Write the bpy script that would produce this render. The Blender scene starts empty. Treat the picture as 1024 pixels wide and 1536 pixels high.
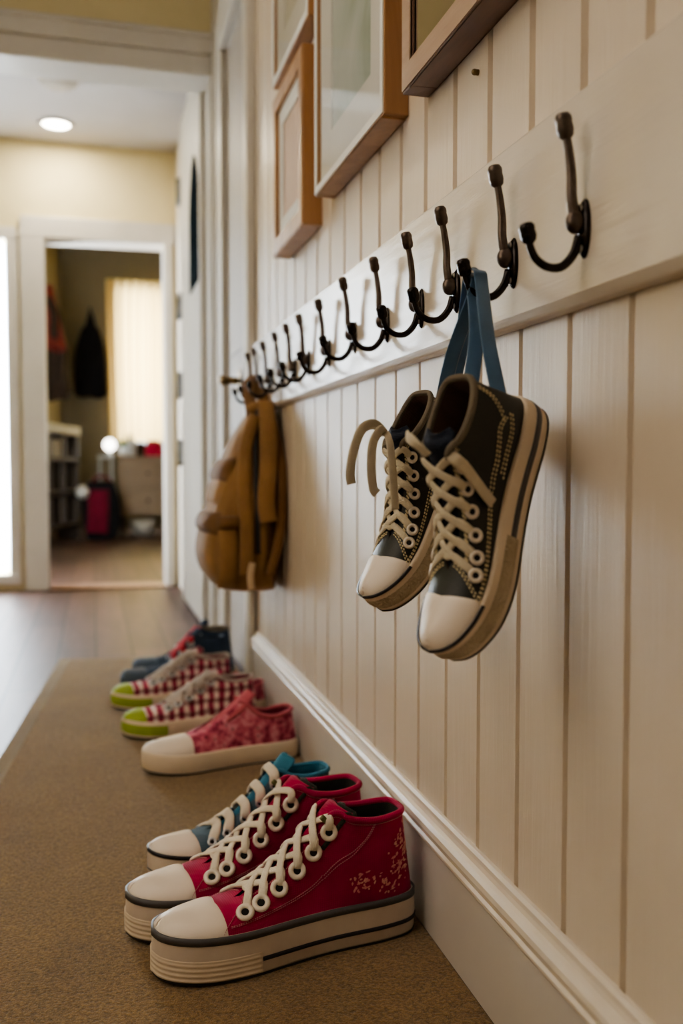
import bpy, bmesh, math, random
import numpy as np
from mathutils import Vector, Matrix
random.seed(7)
SC = bpy.context.scene
COL = SC.collection
V = lambda *a: np.array(a, float)

# ------------------------------------------------------------------ materials
def nodes_of(name):
    m = bpy.data.materials.new(name); m.use_nodes = True
    nt = m.node_tree; nt.nodes.clear()
    out = nt.nodes.new('ShaderNodeOutputMaterial')
    b = nt.nodes.new('ShaderNodeBsdfPrincipled')
    nt.links.new(b.outputs[0], out.inputs[0])
    return m, nt, b
def N(nt, t, **kw):
    n = nt.nodes.new(t)
    for k, v in kw.items():
        if k in n.inputs: n.inputs[k].default_value = v
        else: setattr(n, k, v)
    return n
def ramp(nt, fac, stops):
    r = nt.nodes.new('ShaderNodeValToRGB')
    e = r.color_ramp.elements
    while len(e) < len(stops): e.new(.5)
    for i, (p, c) in enumerate(stops):
        e[i].position = p; e[i].color = (*c, 1)
    nt.links.new(fac, r.inputs[0]); return r.outputs[0]
def coords(nt, scale=(1, 1, 1)):
    tc = nt.nodes.new('ShaderNodeTexCoord'); mp = nt.nodes.new('ShaderNodeMapping')
    mp.inputs['Scale'].default_value = scale
    nt.links.new(tc.outputs['Object'], mp.inputs[0]); return mp.outputs[0]
def bump(nt, b, h, strength=.2, dist=.002):
    n = nt.nodes.new('ShaderNodeBump'); n.inputs['Strength'].default_value = strength
    n.inputs['Distance'].default_value = dist
    nt.links.new(h, n.inputs['Height']); nt.links.new(n.outputs[0], b.inputs['Normal'])
def mul(c, k): return tuple(min(1, x*k) for x in c)

def mat(name, c, rough=.5, var=.12, scale=30, metal=0., bs=0., bscale=200, stretch=(1, 1, 1), sheen=0., c2=None, spec=.5, coat=0., bdist=.002):
    """noise-varied colour with noise bump"""
    m, nt, b = nodes_of(name)
    v = coords(nt, stretch)
    n = N(nt, 'ShaderNodeTexNoise', Scale=scale, Detail=5., Roughness=.6)
    nt.links.new(v, n.inputs['Vector'])
    col = ramp(nt, n.outputs[0], [(.3, c2 or mul(c, 1-var)), (.7, c if c2 else mul(c, 1+var))])
    nt.links.new(col, b.inputs['Base Color'])
    b.inputs['Roughness'].default_value = rough; b.inputs['Metallic'].default_value = metal
    b.inputs['Specular IOR Level'].default_value = spec
    b.inputs['Sheen Weight'].default_value = sheen
    b.inputs['Coat Weight'].default_value = coat
    if bs:
        n2 = N(nt, 'ShaderNodeTexNoise', Scale=bscale, Detail=3.)
        nt.links.new(v, n2.inputs['Vector']); bump(nt, b, n2.outputs[0], bs, bdist)
    return m
def canvas(name, c, var=.15, rough=.85, weave=900, patch=18, c2=None):
    """woven cloth: two crossed wave bumps and soft patchy colour"""
    m, nt, b = nodes_of(name)
    v = coords(nt)
    n = N(nt, 'ShaderNodeTexNoise', Scale=float(patch), Detail=6., Roughness=.65); nt.links.new(v, n.inputs['Vector'])
    col = ramp(nt, n.outputs[0], [(.3, c2 or mul(c, 1-var)), (.72, mul(c, 1+var))])
    nt.links.new(col, b.inputs['Base Color'])
    w1 = N(nt, 'ShaderNodeTexWave', Scale=float(weave)/6); w1.bands_direction = 'X'
    w2 = N(nt, 'ShaderNodeTexWave', Scale=float(weave)/6); w2.bands_direction = 'Z'
    for w in (w1, w2): nt.links.new(v, w.inputs['Vector'])
    ad = N(nt, 'ShaderNodeMath', operation='ADD'); nt.links.new(w1.outputs[1], ad.inputs[0]); nt.links.new(w2.outputs[1], ad.inputs[1])
    bump(nt, b, ad.outputs[0], .35, .0006)
    b.inputs['Roughness'].default_value = rough; b.inputs['Sheen Weight'].default_value = .08
    b.inputs['Specular IOR Level'].default_value = .25
    return m
def grainwood(name, c1, c2, rough=.45, axis='Y', scale=18, bs=.15):
    m, nt, b = nodes_of(name)
    st = {'X': (.12, 1, 1), 'Y': (1, .12, 1), 'Z': (1, 1, .12)}[axis]
    v = coords(nt, st)
    n = N(nt, 'ShaderNodeTexNoise', Scale=float(scale), Detail=8., Roughness=.65, Distortion=.8); nt.links.new(v, n.inputs['Vector'])
    nt.links.new(ramp(nt, n.outputs[0], [(.3, c1), (.7, c2)]), b.inputs['Base Color'])
    n2 = N(nt, 'ShaderNodeTexNoise', Scale=scale*8., Detail=4.); nt.links.new(v, n2.inputs['Vector'])
    bump(nt, b, n2.outputs[0], bs, .001)
    b.inputs['Roughness'].default_value = rough
    return m
def painted_wood(name, c, axis='Z', rough=.38, bs=.25, scale=60, var=.05):
    """brushed paint over visible grain"""
    m, nt, b = nodes_of(name)
    st = {'X': (.06, 1, 1), 'Y': (1, .06, 1), 'Z': (1, 1, .06)}[axis]
    v = coords(nt, st)
    n = N(nt, 'ShaderNodeTexNoise', Scale=float(scale)*3, Detail=6., Roughness=.7, Distortion=.6); nt.links.new(v, n.inputs['Vector'])
    n0 = N(nt, 'ShaderNodeTexNoise', Scale=6., Detail=3.); nt.links.new(coords(nt), n0.inputs['Vector'])
    nt.links.new(ramp(nt, n0.outputs[0], [(.3, mul(c, 1-var)), (.7, mul(c, 1+var))]), b.inputs['Base Color'])
    bump(nt, b, n.outputs[0], bs, .0016)
    b.inputs['Roughness'].default_value = rough
    return m
def emit(name, c, s):
    m, nt, b = nodes_of(name)
    b.inputs['Base Color'].default_value = (*c, 1); b.inputs['Emission Color'].default_value = (*c, 1)
    b.inputs['Emission Strength'].default_value = s
    return m

M = {}
WALLC = (.70, .60, .485)
M['panel'] = painted_wood('cream_paint_panel', WALLC, 'Z', .34, .55, 30)
M['rail'] = painted_wood('cream_paint_rail', (.74, .655, .55), 'Y', .26, .75, 22)
M['rail'].node_tree.nodes['Principled BSDF'].inputs['Coat Weight'].default_value = .5
M['rail'].node_tree.nodes['Principled BSDF'].inputs['Coat Roughness'].default_value = .22
M['trim'] = painted_wood('cream_paint_trim', (.74, .65, .54), 'Y', .32, .05, 30)
M['board'] = painted_wood('cool_white_baseboard', (.62, .57, .52), 'Y', .42, .05, 30)
M['casing'] = painted_wood('white_casing_paint', (.68, .645, .59), 'Z', .4, .05, 30)
M['doorgrey'] = painted_wood('grey_door_paint', (.42, .38, .34), 'Z', .5, .05, 30)
M['yellow'] = mat('pale_yellow_wall', (.76, .66, .40), .8, .04, 8, bs=.05)
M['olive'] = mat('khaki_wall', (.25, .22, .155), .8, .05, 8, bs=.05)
M['ceil'] = mat('white_ceiling', (.58, .555, .55), .8, .03, 8, bs=.05)
M['white'] = mat('plain_white_wall', (.66, .61, .53), .8, .03, 8)
M['bronze'] = mat('dark_bronze', (.11, .085, .07), .36, .3, 120, metal=.85, bs=.12, bscale=260)
M['bronze2'] = mat('black_bronze', (.030, .024, .022), .22, .3, 120, metal=.8, bs=.1, bscale=260)
M['steel'] = mat('worn_steel', (.55, .53, .5), .3, .1, 80, metal=1.)
M['brass'] = mat('aged_brass', (.22, .15, .07), .4, .2, 60, metal=.9)
M['hinge'] = mat('dark_hinge', (.10, .10, .10), .4, .2, 60, metal=.7)
M['oak'] = grainwood('honey_oak', (.30, .15, .06), (.46, .26, .12), .42, 'Z', 22)
M['oakface'] = grainwood('pale_greyed_oak', (.36, .24, .16), (.52, .38, .28), .4, 'Y', 22)
M['walnut'] = grainwood('walnut', (.12, .06, .035), (.24, .13, .08), .42, 'Y', 22)
M['mat'] = mat('white_mat_board', (.86, .86, .84), .6, .02, 20)
M['pinkmat'] = mat('beige_mat_board', (.62, .47, .37), .7, .05, 20)
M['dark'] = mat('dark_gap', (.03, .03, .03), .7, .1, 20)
M['rubberwhite'] = mat('aged_white_rubber', (.70, .60, .50), .5, .10, 14, bs=.06, bscale=90, c2=(.58, .48, .39))
M['rubbercream'] = mat('cream_rubber', (.74, .62, .48), .5, .1, 14, bs=.05, bscale=90)
M['capwhite'] = mat('white_toe_rubber', (.82, .72, .62), .38, .05, 10, bs=.03, bscale=60)
M['bumper'] = mat('textured_toe_rubber', (.62, .52, .36), .6, .25, 60, bs=1., bscale=330, c2=(.40, .32, .20), bdist=.004)
M['stripe'] = mat('black_rubber_stripe', (.018, .016, .022), .45, .2, 30)
M['stripegrey'] = mat('grey_rubber_stripe', (.085, .08, .08), .5, .2, 30)
M['outsole'] = mat('dark_outsole', (.05, .045, .04), .7, .2, 30)
M['red'] = canvas('crimson_canvas', (.34, .007, .058), .25)
M['redrim'] = canvas('crimson_binding', (.33, .011, .062), .2)
M['olivelining'] = canvas('charcoal_green_lining', (.030, .032, .024), .3)
M['tab'] = canvas('olive_tab', (.16, .16, .07), .2)
M['lace'] = canvas('cream_lace', (.78, .70, .58), .10, .8, 1500, 40)
M['laceold'] = canvas('aged_cream_lace', (.66, .58, .44), .14, .8, 1500, 40)
M['lacegrey'] = canvas('grey_lace', (.46, .40, .36), .3, .8, 1500, 40)
M['redlace'] = canvas('red_lace', (.42, .03, .05), .2, .8, 1500, 40)
M['thread'] = mat('gold_thread', (.78, .66, .42), .6, .1, 50)
M['threadred'] = mat('pinkish_thread', (.55, .24, .26), .7, .1, 50)
M['fleck'] = mat('pink_gold_print', (.80, .45, .32), .6, .4, 160, c2=(.62, .16, .18))
M['eyelet'] = mat('enamel_eyelet', (.78, .70, .60), .3, .05, 50, metal=.1)
M['eyeletsilver'] = mat('silver_eyelet', (.55, .56, .58), .3, .05, 50, metal=.8)
M['hole'] = mat('eyelet_hole', (.012, .01, .01), .9, .1, 50)
M['black'] = mat('black_leather_canvas', (.012, .013, .009), .45, .25, 30, bs=.15, bscale=700)
M['blackrim'] = canvas('grey_brown_binding', (.20, .165, .12), .3)
M['brownlining'] = canvas('brown_lining', (.15, .085, .06), .2)
M['navytongue'] = canvas('navy_tongue', (.02, .026, .045), .3)
M['bluecanvas'] = canvas('slate_blue_canvas', (.085, .135, .175), .2)
M['bluerim'] = canvas('teal_blue_lining', (.04, .19, .29), .2)
M['maroon'] = canvas('maroon_tongue', (.20, .02, .045), .2)
M['ribbon'] = mat('satin_blue_ribbon', (.055, .125, .22), .38, .12, 60, bs=.1, bscale=800, sheen=.3)
M['green'] = mat('lime_green_rubber', (.30, .40, .03), .45, .1, 20)
M['navy'] = canvas('navy_canvas', (.022, .04, .075), .3)
M['navyrub'] = mat('navy_rubber', (.035, .06, .10), .5, .15, 20)
M['blackrub'] = mat('black_rubber', (.02, .02, .022), .5, .2, 20)
M['tan'] = canvas('tan_waxed_canvas', (.27, .15, .055), .25, .75, 500, 9)
M['tandark'] = canvas('dark_tan_canvas', (.17, .085, .028), .25, .75, 500, 9)
M['tantag'] = canvas('pale_zip_pull', (.62, .47, .30), .1)
M['glass'] = None
def glass(name):
    m, nt, b = nodes_of(name)
    nt.nodes.remove(b)
    out = [n for n in nt.nodes if n.type == 'OUTPUT_MATERIAL'][0]
    t = nt.nodes.new('ShaderNodeBsdfTransparent'); g = N(nt, 'ShaderNodeBsdfGlossy', Roughness=.03)
    f = N(nt, 'ShaderNodeFresnel', IOR=1.3); mx = nt.nodes.new('ShaderNodeMixShader')
    nt.links.new(f.outputs[0], mx.inputs[0]); nt.links.new(t.outputs[0], mx.inputs[1]); nt.links.new(g.outputs[0], mx.inputs[2])
    nt.links.new(mx.outputs[0], out.inputs[0]); return m
M['glass'] = glass('clear_glass')
def curtain_mat(name, c):
    m, nt, b = nodes_of(name)
    out = [n for n in nt.nodes if n.type == 'OUTPUT_MATERIAL'][0]
    v = coords(nt); n = N(nt, 'ShaderNodeTexNoise', Scale=300., Detail=2.); nt.links.new(v, n.inputs['Vector'])
    col = ramp(nt, n.outputs[0], [(.3, mul(c, .9)), (.7, c)])
    t = N(nt, 'ShaderNodeBsdfTranslucent'); nt.links.new(col, t.inputs[0]); nt.links.new(col, b.inputs['Base Color'])
    mx = N(nt, 'ShaderNodeMixShader'); mx.inputs[0].default_value = .75
    nt.links.new(b.outputs[0], mx.inputs[1]); nt.links.new(t.outputs[0], mx.inputs[2]); nt.links.new(mx.outputs[0], out.inputs[0])
    return m
M['curtain'] = curtain_mat('cream_sheer_curtain', (.90, .74, .40))
M['sheer'] = curtain_mat('white_sheer_curtain', (.85, .90, .95))
def art_mat(name, c1, c2, c3):
    m, nt, b = nodes_of(name)
    v = coords(nt); n = N(nt, 'ShaderNodeTexNoise', Scale=5., Detail=3., Distortion=.6); nt.links.new(v, n.inputs['Vector'])
    nt.links.new(ramp(nt, n.outputs[0], [(.3, c1), (.5, c2), (.7, c3)]), b.inputs['Base Color'])
    b.inputs['Roughness'].default_value = .6; return m
M['art'] = art_mat('soft_landscape_art', (.30, .40, .30), (.55, .63, .60), (.70, .74, .74))
M['art2'] = art_mat('pale_print_art', (.55, .58, .48), (.70, .70, .62), (.78, .76, .70))
def speckle_mat(name, base, spots, spots2):
    m, nt, b = nodes_of(name)
    v = coords(nt)
    vo = N(nt, 'ShaderNodeTexVoronoi', Scale=95.); nt.links.new(v, vo.inputs['Vector'])
    n = N(nt, 'ShaderNodeTexNoise', Scale=70., Detail=4.); nt.links.new(v, n.inputs['Vector'])
    c1 = ramp(nt, n.outputs[0], [(.38, spots), (.5, base), (.62, spots2)])
    c2 = ramp(nt, vo.outputs['Distance'], [(.14, (.45, .45, .45)), (.3, (1, 1, 1))])
    mx = N(nt, 'ShaderNodeMix', data_type='RGBA', blend_type='MULTIPLY'); mx.inputs[0].default_value = 1.
    nt.links.new(c1, mx.inputs[6]); nt.links.new(c2, mx.inputs[7]); nt.links.new(mx.outputs[2], b.inputs['Base Color'])
    b.inputs['Roughness'].default_value = .8; b.inputs['Specular IOR Level'].default_value = .2
    return m
M['pinkprint'] = speckle_mat('pink_speckled_cloth', (.57, .13, .19), (.28, .04, .08), (.68, .27, .32))
M['pinkrim'] = canvas('pink_binding', (.52, .12, .15), .2)
def plaid_mat(name):
    m, nt, b = nodes_of(name)
    v = coords(nt)
    outs = []
    for d in ('X', 'Z'):
        w = N(nt, 'ShaderNodeTexWave', Scale=16.); w.bands_direction = d; w.wave_profile = 'SIN'
        w.inputs['Distortion'].default_value = 1.5; w.inputs['Detail Scale'].default_value = 3.
        nt.links.new(v, w.inputs['Vector']); outs.append(w.outputs[1])
    c1 = ramp(nt, outs[0], [(.3, (.34, .04, .09)), (.55, (.60, .30, .30)), (.8, (.80, .70, .64))])
    c2 = ramp(nt, outs[1], [(.25, (.45, .35, .36)), (.6, (1, 1, 1))])
    mx = N(nt, 'ShaderNodeMix', data_type='RGBA', blend_type='MULTIPLY'); mx.inputs[0].default_value = 1.
    nt.links.new(c1, mx.inputs[6]); nt.links.new(c2, mx.inputs[7]); nt.links.new(mx.outputs[2], b.inputs['Base Color'])
    b.inputs['Roughness'].default_value = .85; return m
M['plaid'] = plaid_mat('pink_plaid_cloth')
def carpet_mat(name, c, c2, s=900.):
    m, nt, b = nodes_of(name)
    v = coords(nt)
    n = N(nt, 'ShaderNodeTexNoise', Scale=s, Detail=3., Roughness=.7); nt.links.new(v, n.inputs['Vector'])
    n2 = N(nt, 'ShaderNodeTexNoise', Scale=9., Detail=4.); nt.links.new(v, n2.inputs['Vector'])
    a = ramp(nt, n.outputs[0], [(.3, c2), (.68, c)])
    k = ramp(nt, n2.outputs[0], [(.3, (.82, .82, .82)), (.7, (1, 1, 1))])
    mx = N(nt, 'ShaderNodeMix', data_type='RGBA', blend_type='MULTIPLY'); mx.inputs[0].default_value = 1.
    nt.links.new(a, mx.inputs[6]); nt.links.new(k, mx.inputs[7]); nt.links.new(mx.outputs[2], b.inputs['Base Color'])
    b.inputs['Roughness'].default_value = .95; b.inputs['Specular IOR Level'].default_value = .1
    b.inputs['Sheen Weight'].default_value = .25
    bump(nt, b, n.outputs[0], .9, .004)
    return m
M['carpet'] = carpet_mat('brown_carpet_pile', (.37, .235, .095), (.11, .064, .024), 300.)
M['binding'] = carpet_mat('beige_carpet_binding', (.44, .34, .22), (.30, .22, .14), 700.)
def floor_mat(name):
    m, nt, b = nodes_of(name)
    tc = nt.nodes.new('ShaderNodeTexCoord'); mp = nt.nodes.new('ShaderNodeMapping')
    mp.inputs['Rotation'].default_value = (0, 0, math.pi/2)
    nt.links.new(tc.outputs['Object'], mp.inputs[0])
    br = N(nt, 'ShaderNodeTexBrick', Scale=1.)
    br.inputs['Color1'].default_value = (.075, .045, .040, 1); br.inputs['Color2'].default_value = (.12, .072, .058, 1)
    br.inputs['Mortar'].default_value = (.03, .02, .018, 1)
    br.inputs['Mortar Size'].default_value = .003; br.inputs['Brick Width'].default_value = .9; br.inputs['Row Height'].default_value = .10
    nt.links.new(mp.outputs[0], br.inputs['Vector'])
    n = N(nt, 'ShaderNodeTexNoise', Scale=30., Detail=6.); nt.links.new(coords(nt, (1, .1, 1)), n.inputs['Vector'])
    k = ramp(nt, n.outputs[0], [(.3, (.75, .75, .75)), (.7, (1.1, 1.1, 1.1))])
    mx = N(nt, 'ShaderNodeMix', data_type='RGBA', blend_type='MULTIPLY'); mx.inputs[0].default_value = 1.
    nt.links.new(br.outputs[0], mx.inputs[6]); nt.links.new(k, mx.inputs[7]); nt.links.new(mx.outputs[2], b.inputs['Base Color'])
    b.inputs['Roughness'].default_value = .42; b.inputs['Specular IOR Level'].default_value = .2
    bump(nt, b, n.outputs[0], .12, .002)
    return m
M['floor'] = floor_mat('brown_floorboards')
M['chest'] = grainwood('light_brown_chest', (.24, .165, .10), (.34, .24, .15), .5, 'X', 14)
M['shelfdark'] = grainwood('dark_brown_shelf', (.05, .035, .022), (.09, .06, .04), .5, 'Z', 14)
M['shelftop'] = mat('pale_grey_top', (.62, .62, .58), .5, .05, 20)
M['coatblack'] = canvas('black_coat_cloth', (.010, .010, .013), .3)
M['coatbrown'] = canvas('brown_coat_cloth', (.055, .035, .025), .3)
M['coatred'] = canvas('dull_red_cloth', (.22, .04, .03), .3)
M['bagred'] = canvas('wine_red_nylon', (.16, .008, .025), .3)
M['bright'] = canvas('bright_red_cloth', (.55, .03, .07), .2)
M['ball'] = mat('white_ball_skin', (.80, .80, .80), .4, .05, 20)
M['plastic'] = mat('frosted_plastic', (.62, .66, .68), .35, .05, 20)
M['leaf'] = mat('green_leaf', (.10, .16, .05), .5, .2, 40)
M['darkglass'] = mat('dark_door_glass', (.008, .012, .014), .9, .1, 10, spec=.0)
M['lamp'] = emit('downlight_lens', (1., .93, .75), 14.)
M['bowl'] = mat('white_basket', (.55, .52, .46), .6, .05, 40)

# ------------------------------------------------------------------ mesh builder
class MB:
    def __init__(s): s.v = []; s.f = []; s.mi = []; s.sm = []
    def add(s, verts, faces, mi=0, smooth=True):
        o = len(s.v)
        s.v += [tuple(map(float, p)) for p in verts]
        for f in faces:
            s.f.append([i+o for i in f]); s.mi.append(mi); s.sm.append(smooth)
        return s
    def box(s, c, d, rz=0, ry=0, mi=0):
        x, y, z = (k/2 for k in d)
        R = Matrix.Rotation(rz, 3, 'Z') @ Matrix.Rotation(ry, 3, 'Y')
        vs = [R @ Vector((a*x, b*y, e*z)) + Vector(c) for a in (-1, 1) for b in (-1, 1) for e in (-1, 1)]
        return s.add(vs, [(0, 1, 3, 2), (4, 6, 7, 5), (0, 4, 5, 1), (2, 3, 7, 6), (0, 2, 6, 4), (1, 5, 7, 3)], mi, False)
    def b2(s, a, b, mi=0):
        return s.box([(p+q)/2 for p, q in zip(a, b)], [abs(q-p) for p, q in zip(a, b)], mi=mi)
    def grid(s, P, cu=False, cv=False, mi=0, smooth=True):
        P = np.asarray(P, float); n, m = P.shape[:2]
        F = []
        for i in range(n if cu else n-1):
            for j in range(m if cv else m-1):
                a, b = i, (i+1) % n; c, d = j, (j+1) % m
                F.append((a*m+c, b*m+c, b*m+d, a*m+d))
        return s.add(P.reshape(-1, 3), F, mi, smooth)
    def sweep(s, path, w, th, normals=None, n=10, cap=True, mi=0, closed=False, power=1.0):
        """sweep an oval (w wide, th thick); normals = thickness direction"""
        path = np.asarray(path, float); k = len(path)
        T = np.gradient(path, axis=0)
        if closed: T = np.roll(path, -1, 0)-np.roll(path, 1, 0)
        T /= np.linalg.norm(T, axis=1)[:, None]+1e-12
        if normals is None:
            nn = np.cross(T[0], V(0, 0, 1))
            if np.linalg.norm(nn) < .1: nn = np.cross(T[0], V(1, 0, 0))
            normals = []
            for i in range(k):
                nn = nn-T[i]*(nn@T[i]); nn = nn/np.linalg.norm(nn); normals.append(nn)
        normals = np.asarray(normals, float)
        if normals.ndim == 1: normals = np.tile(normals, (k, 1))
        rings = []
        for i in range(k):
            nn = normals[i]-T[i]*(normals[i]@T[i]); nn /= np.linalg.norm(nn)+1e-12
            b = np.cross(T[i], nn)
            wi = w[i] if np.ndim(w) else w; ti = th[i] if np.ndim(th) else th
            a = np.linspace(0, 2*math.pi, n, endpoint=False)
            cs, sn = np.cos(a), np.sin(a)
            cs = np.sign(cs)*abs(cs)**power; sn = np.sign(sn)*abs(sn)**power
            rings.append(path[i]+np.outer(cs*wi/2, b)+np.outer(sn*ti/2, nn))
        s.grid(rings, closed, True, mi)
        if cap and not closed:
            o = len(s.v)
            s.add(rings[0], [list(range(n))], mi); s.add(rings[-1], [list(range(n))[::-1]], mi)
        return s
    def tube(s, path, r, n=10, cap=True, mi=0, closed=False):
        r2 = np.asarray(r)*2 if np.ndim(r) else r*2
        return s.sweep(path, r2, r2, None, n, cap, mi, closed)
    def ball(s, c, r, n=14, mi=0, M3=None):
        rr = r if np.ndim(r) else (r, r, r)
        P = []
        for i in range(n+1):
            t = math.pi*i/n; row = []
            for j in range(2*n):
                p = 2*math.pi*j/(2*n)
                q = V(rr[0]*math.sin(t)*math.cos(p), rr[1]*math.sin(t)*math.sin(p), rr[2]*math.cos(t))
                if M3 is not None: q = np.array(M3) @ q
                row.append(q+np.asarray(c, float))
            P.append(row)
        return s.grid(P, False, True, mi)
    def disc(s, c, nrm, r, n=20, mi=0):
        nrm = np.asarray(nrm, float); nrm = nrm/np.linalg.norm(nrm)
        a = np.cross(nrm, V(.3, .2, .9)); a /= np.linalg.norm(a); b = np.cross(nrm, a)
        return s.add([np.asarray(c)+r*(math.cos(t)*a+math.sin(t)*b) for t in np.linspace(0, 2*math.pi, n, endpoint=False)], [list(range(n))], mi)
    def torus(s, c, nrm, R, r, n=20, m=8, mi=0):
        nrm = np.asarray(nrm, float); nrm = nrm/np.linalg.norm(nrm)
        a = np.cross(nrm, V(.3, .2, .9)); a /= np.linalg.norm(a); b = np.cross(nrm, a)
        P = []
        for t in np.linspace(0, 2*math.pi, n, endpoint=False):
            d = math.cos(t)*a+math.sin(t)*b
            P.append([np.asarray(c)+d*(R+r*math.cos(q))+nrm*r*.8*math.sin(q) for q in np.linspace(0, 2*math.pi, m, endpoint=False)])
        return s.grid(P, True, True, mi)
    def prism(s, poly, ax, a, b, mi=0, smooth=False):
        """poly: 2-D profile; ax: axis it is extruded along"""
        n = len(poly)
        def p3(q, h): return {'y': (q[0], h, q[1]), 'x': (h, q[0], q[1]), 'z': (q[0], q[1], h)}[ax]
        vs = [p3(q, a) for q in poly]+[p3(q, b) for q in poly]
        F = [(i, (i+1) % n, n+(i+1) % n, n+i) for i in range(n)]
        s.add(vs, F, mi, smooth)
        s.add(vs, [list(range(n))[::-1], list(range(n, 2*n))], mi, False); return s
    def build(s, name, mats, parent=None, bev=0., sub=0, solid=0., off=-1, autosmooth=None):
        me = bpy.data.meshes.new(name)
        me.from_pydata(s.v, [], s.f)
        for m in (mats if isinstance(mats, (list, tuple)) else [mats]): me.materials.append(m)
        for p, mi, sm in zip(me.polygons, s.mi, s.sm): p.material_index = mi; p.use_smooth = sm
        bm = bmesh.new(); bm.from_mesh(me)
        bmesh.ops.remove_doubles(bm, verts=bm.verts, dist=1e-6)
        bmesh.ops.recalc_face_normals(bm, faces=bm.faces); bm.to_mesh(me); bm.free()
        o = bpy.data.objects.new(name, me); COL.objects.link(o)
        if parent: o.parent = parent
        if solid:
            d = o.modifiers.new('solid', 'SOLIDIFY'); d.thickness = solid; d.offset = off
        if bev:
            d = o.modifiers.new('bev', 'BEVEL'); d.width = bev; d.segments = 2; d.limit_method = 'ANGLE'; d.angle_limit = .7
        if sub:
            d = o.modifiers.new('sub', 'SUBSURF'); d.levels = sub; d.render_levels = sub
        return o
def thing(name, label, cat, loc=(0, 0, 0), rz=0, group=None):
    o = bpy.data.objects.new(name, None); COL.objects.link(o); o.empty_display_size = .05
    o.location = loc; o.rotation_euler = (0, 0, rz); return tag(o, label, cat, group)
def tag(o, label, cat, group=None, kind=None):
    o['label'] = label; o['category'] = cat
    if group: o['group'] = group
    if kind: o['kind'] = kind
    return o
def struct(name, mb, m, bev=0.):
    o = mb.build(name, m, None, bev); o['kind'] = 'structure'; return o
def copy_tree(o, parent=None):
    c = o.copy(); COL.objects.link(c); c.parent = parent
    for ch in list(o.children): copy_tree(ch, c)
    return c
def cr(P, u):
    """Catmull-Rom through the rows of P at index u"""
    P = np.asarray(P, float); n = len(P)
    u = min(max(u, 0), n-1-1e-9); i = int(u); f = u-i
    p0, p1, p2, p3 = P[max(i-1, 0)], P[i], P[min(i+1, n-1)], P[min(i+2, n-1)]
    return .5*((2*p1)+(-p0+p2)*f+(2*p0-5*p1+4*p2-p3)*f*f+(-p0+3*p1-3*p2+p3)*f**3)
def smooth_path(pts, n=24):
    return np.array([cr(pts, u) for u in np.linspace(0, len(pts)-1, n)])

# ------------------------------------------------------------------ sneakers
OUT = [(0, 0), (.010, .058), (.060, .096), (.16, .110), (.27, .108), (.36, .107), (.46, .114), (.56, .126), (.66, .138), (.74, .141), (.81, .138), (.88, .124), (.945, .094), (.985, .052), (1., 0)]
TOPS = {
 'hi': [(.050, 0, .470), (.058, .052, .469), (.10, .080, .464), (.185, .091, .460), (.275, .084, .472), (.345, .060, .498), (.42, .053, .418), (.50, .048, .344), (.585, .044, .284), (.655, .028, .246), (.71, 0, .232), (.78, 0, .224), (.86, 0, .216), (.93, 0, .206), (.98, 0, .180)],
 'mid': [(.045, 0, .40), (.052, .050, .397), (.10, .080, .39), (.19, .092, .385), (.285, .082, .41), (.355, .056, .445), (.43, .050, .395), (.51, .046, .345), (.59, .040, .300), (.65, .024, .268), (.70, 0, .25), (.78, 0, .236), (.86, 0, .222), (.93, 0, .204), (.98, 0, .178)],
 'low': [(.040, 0, .345), (.048, .050, .342), (.10, .082, .330), (.19, .094, .318), (.29, .084, .345), (.385, .052, .425), (.455, .045, .375), (.53, .040, .328), (.60, .034, .288), (.655, .020, .262), (.70, 0, .245), (.78, 0, .232), (.86, 0, .218), (.93, 0, .200), (.98, 0, .175)],
}
TOPS['hung'] = [(x, y, z-d) for (x, y, z), d in zip(TOPS['hi'], (.045, .045, .045, .045, .05, .06, .045, .03, .015, .005, 0, 0, 0, 0, 0))]
BLEND = [.10, .10, .08, .06, .08, .18, .35, .55, .75, .9, 1, 1, 1, 1, 1]

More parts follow.
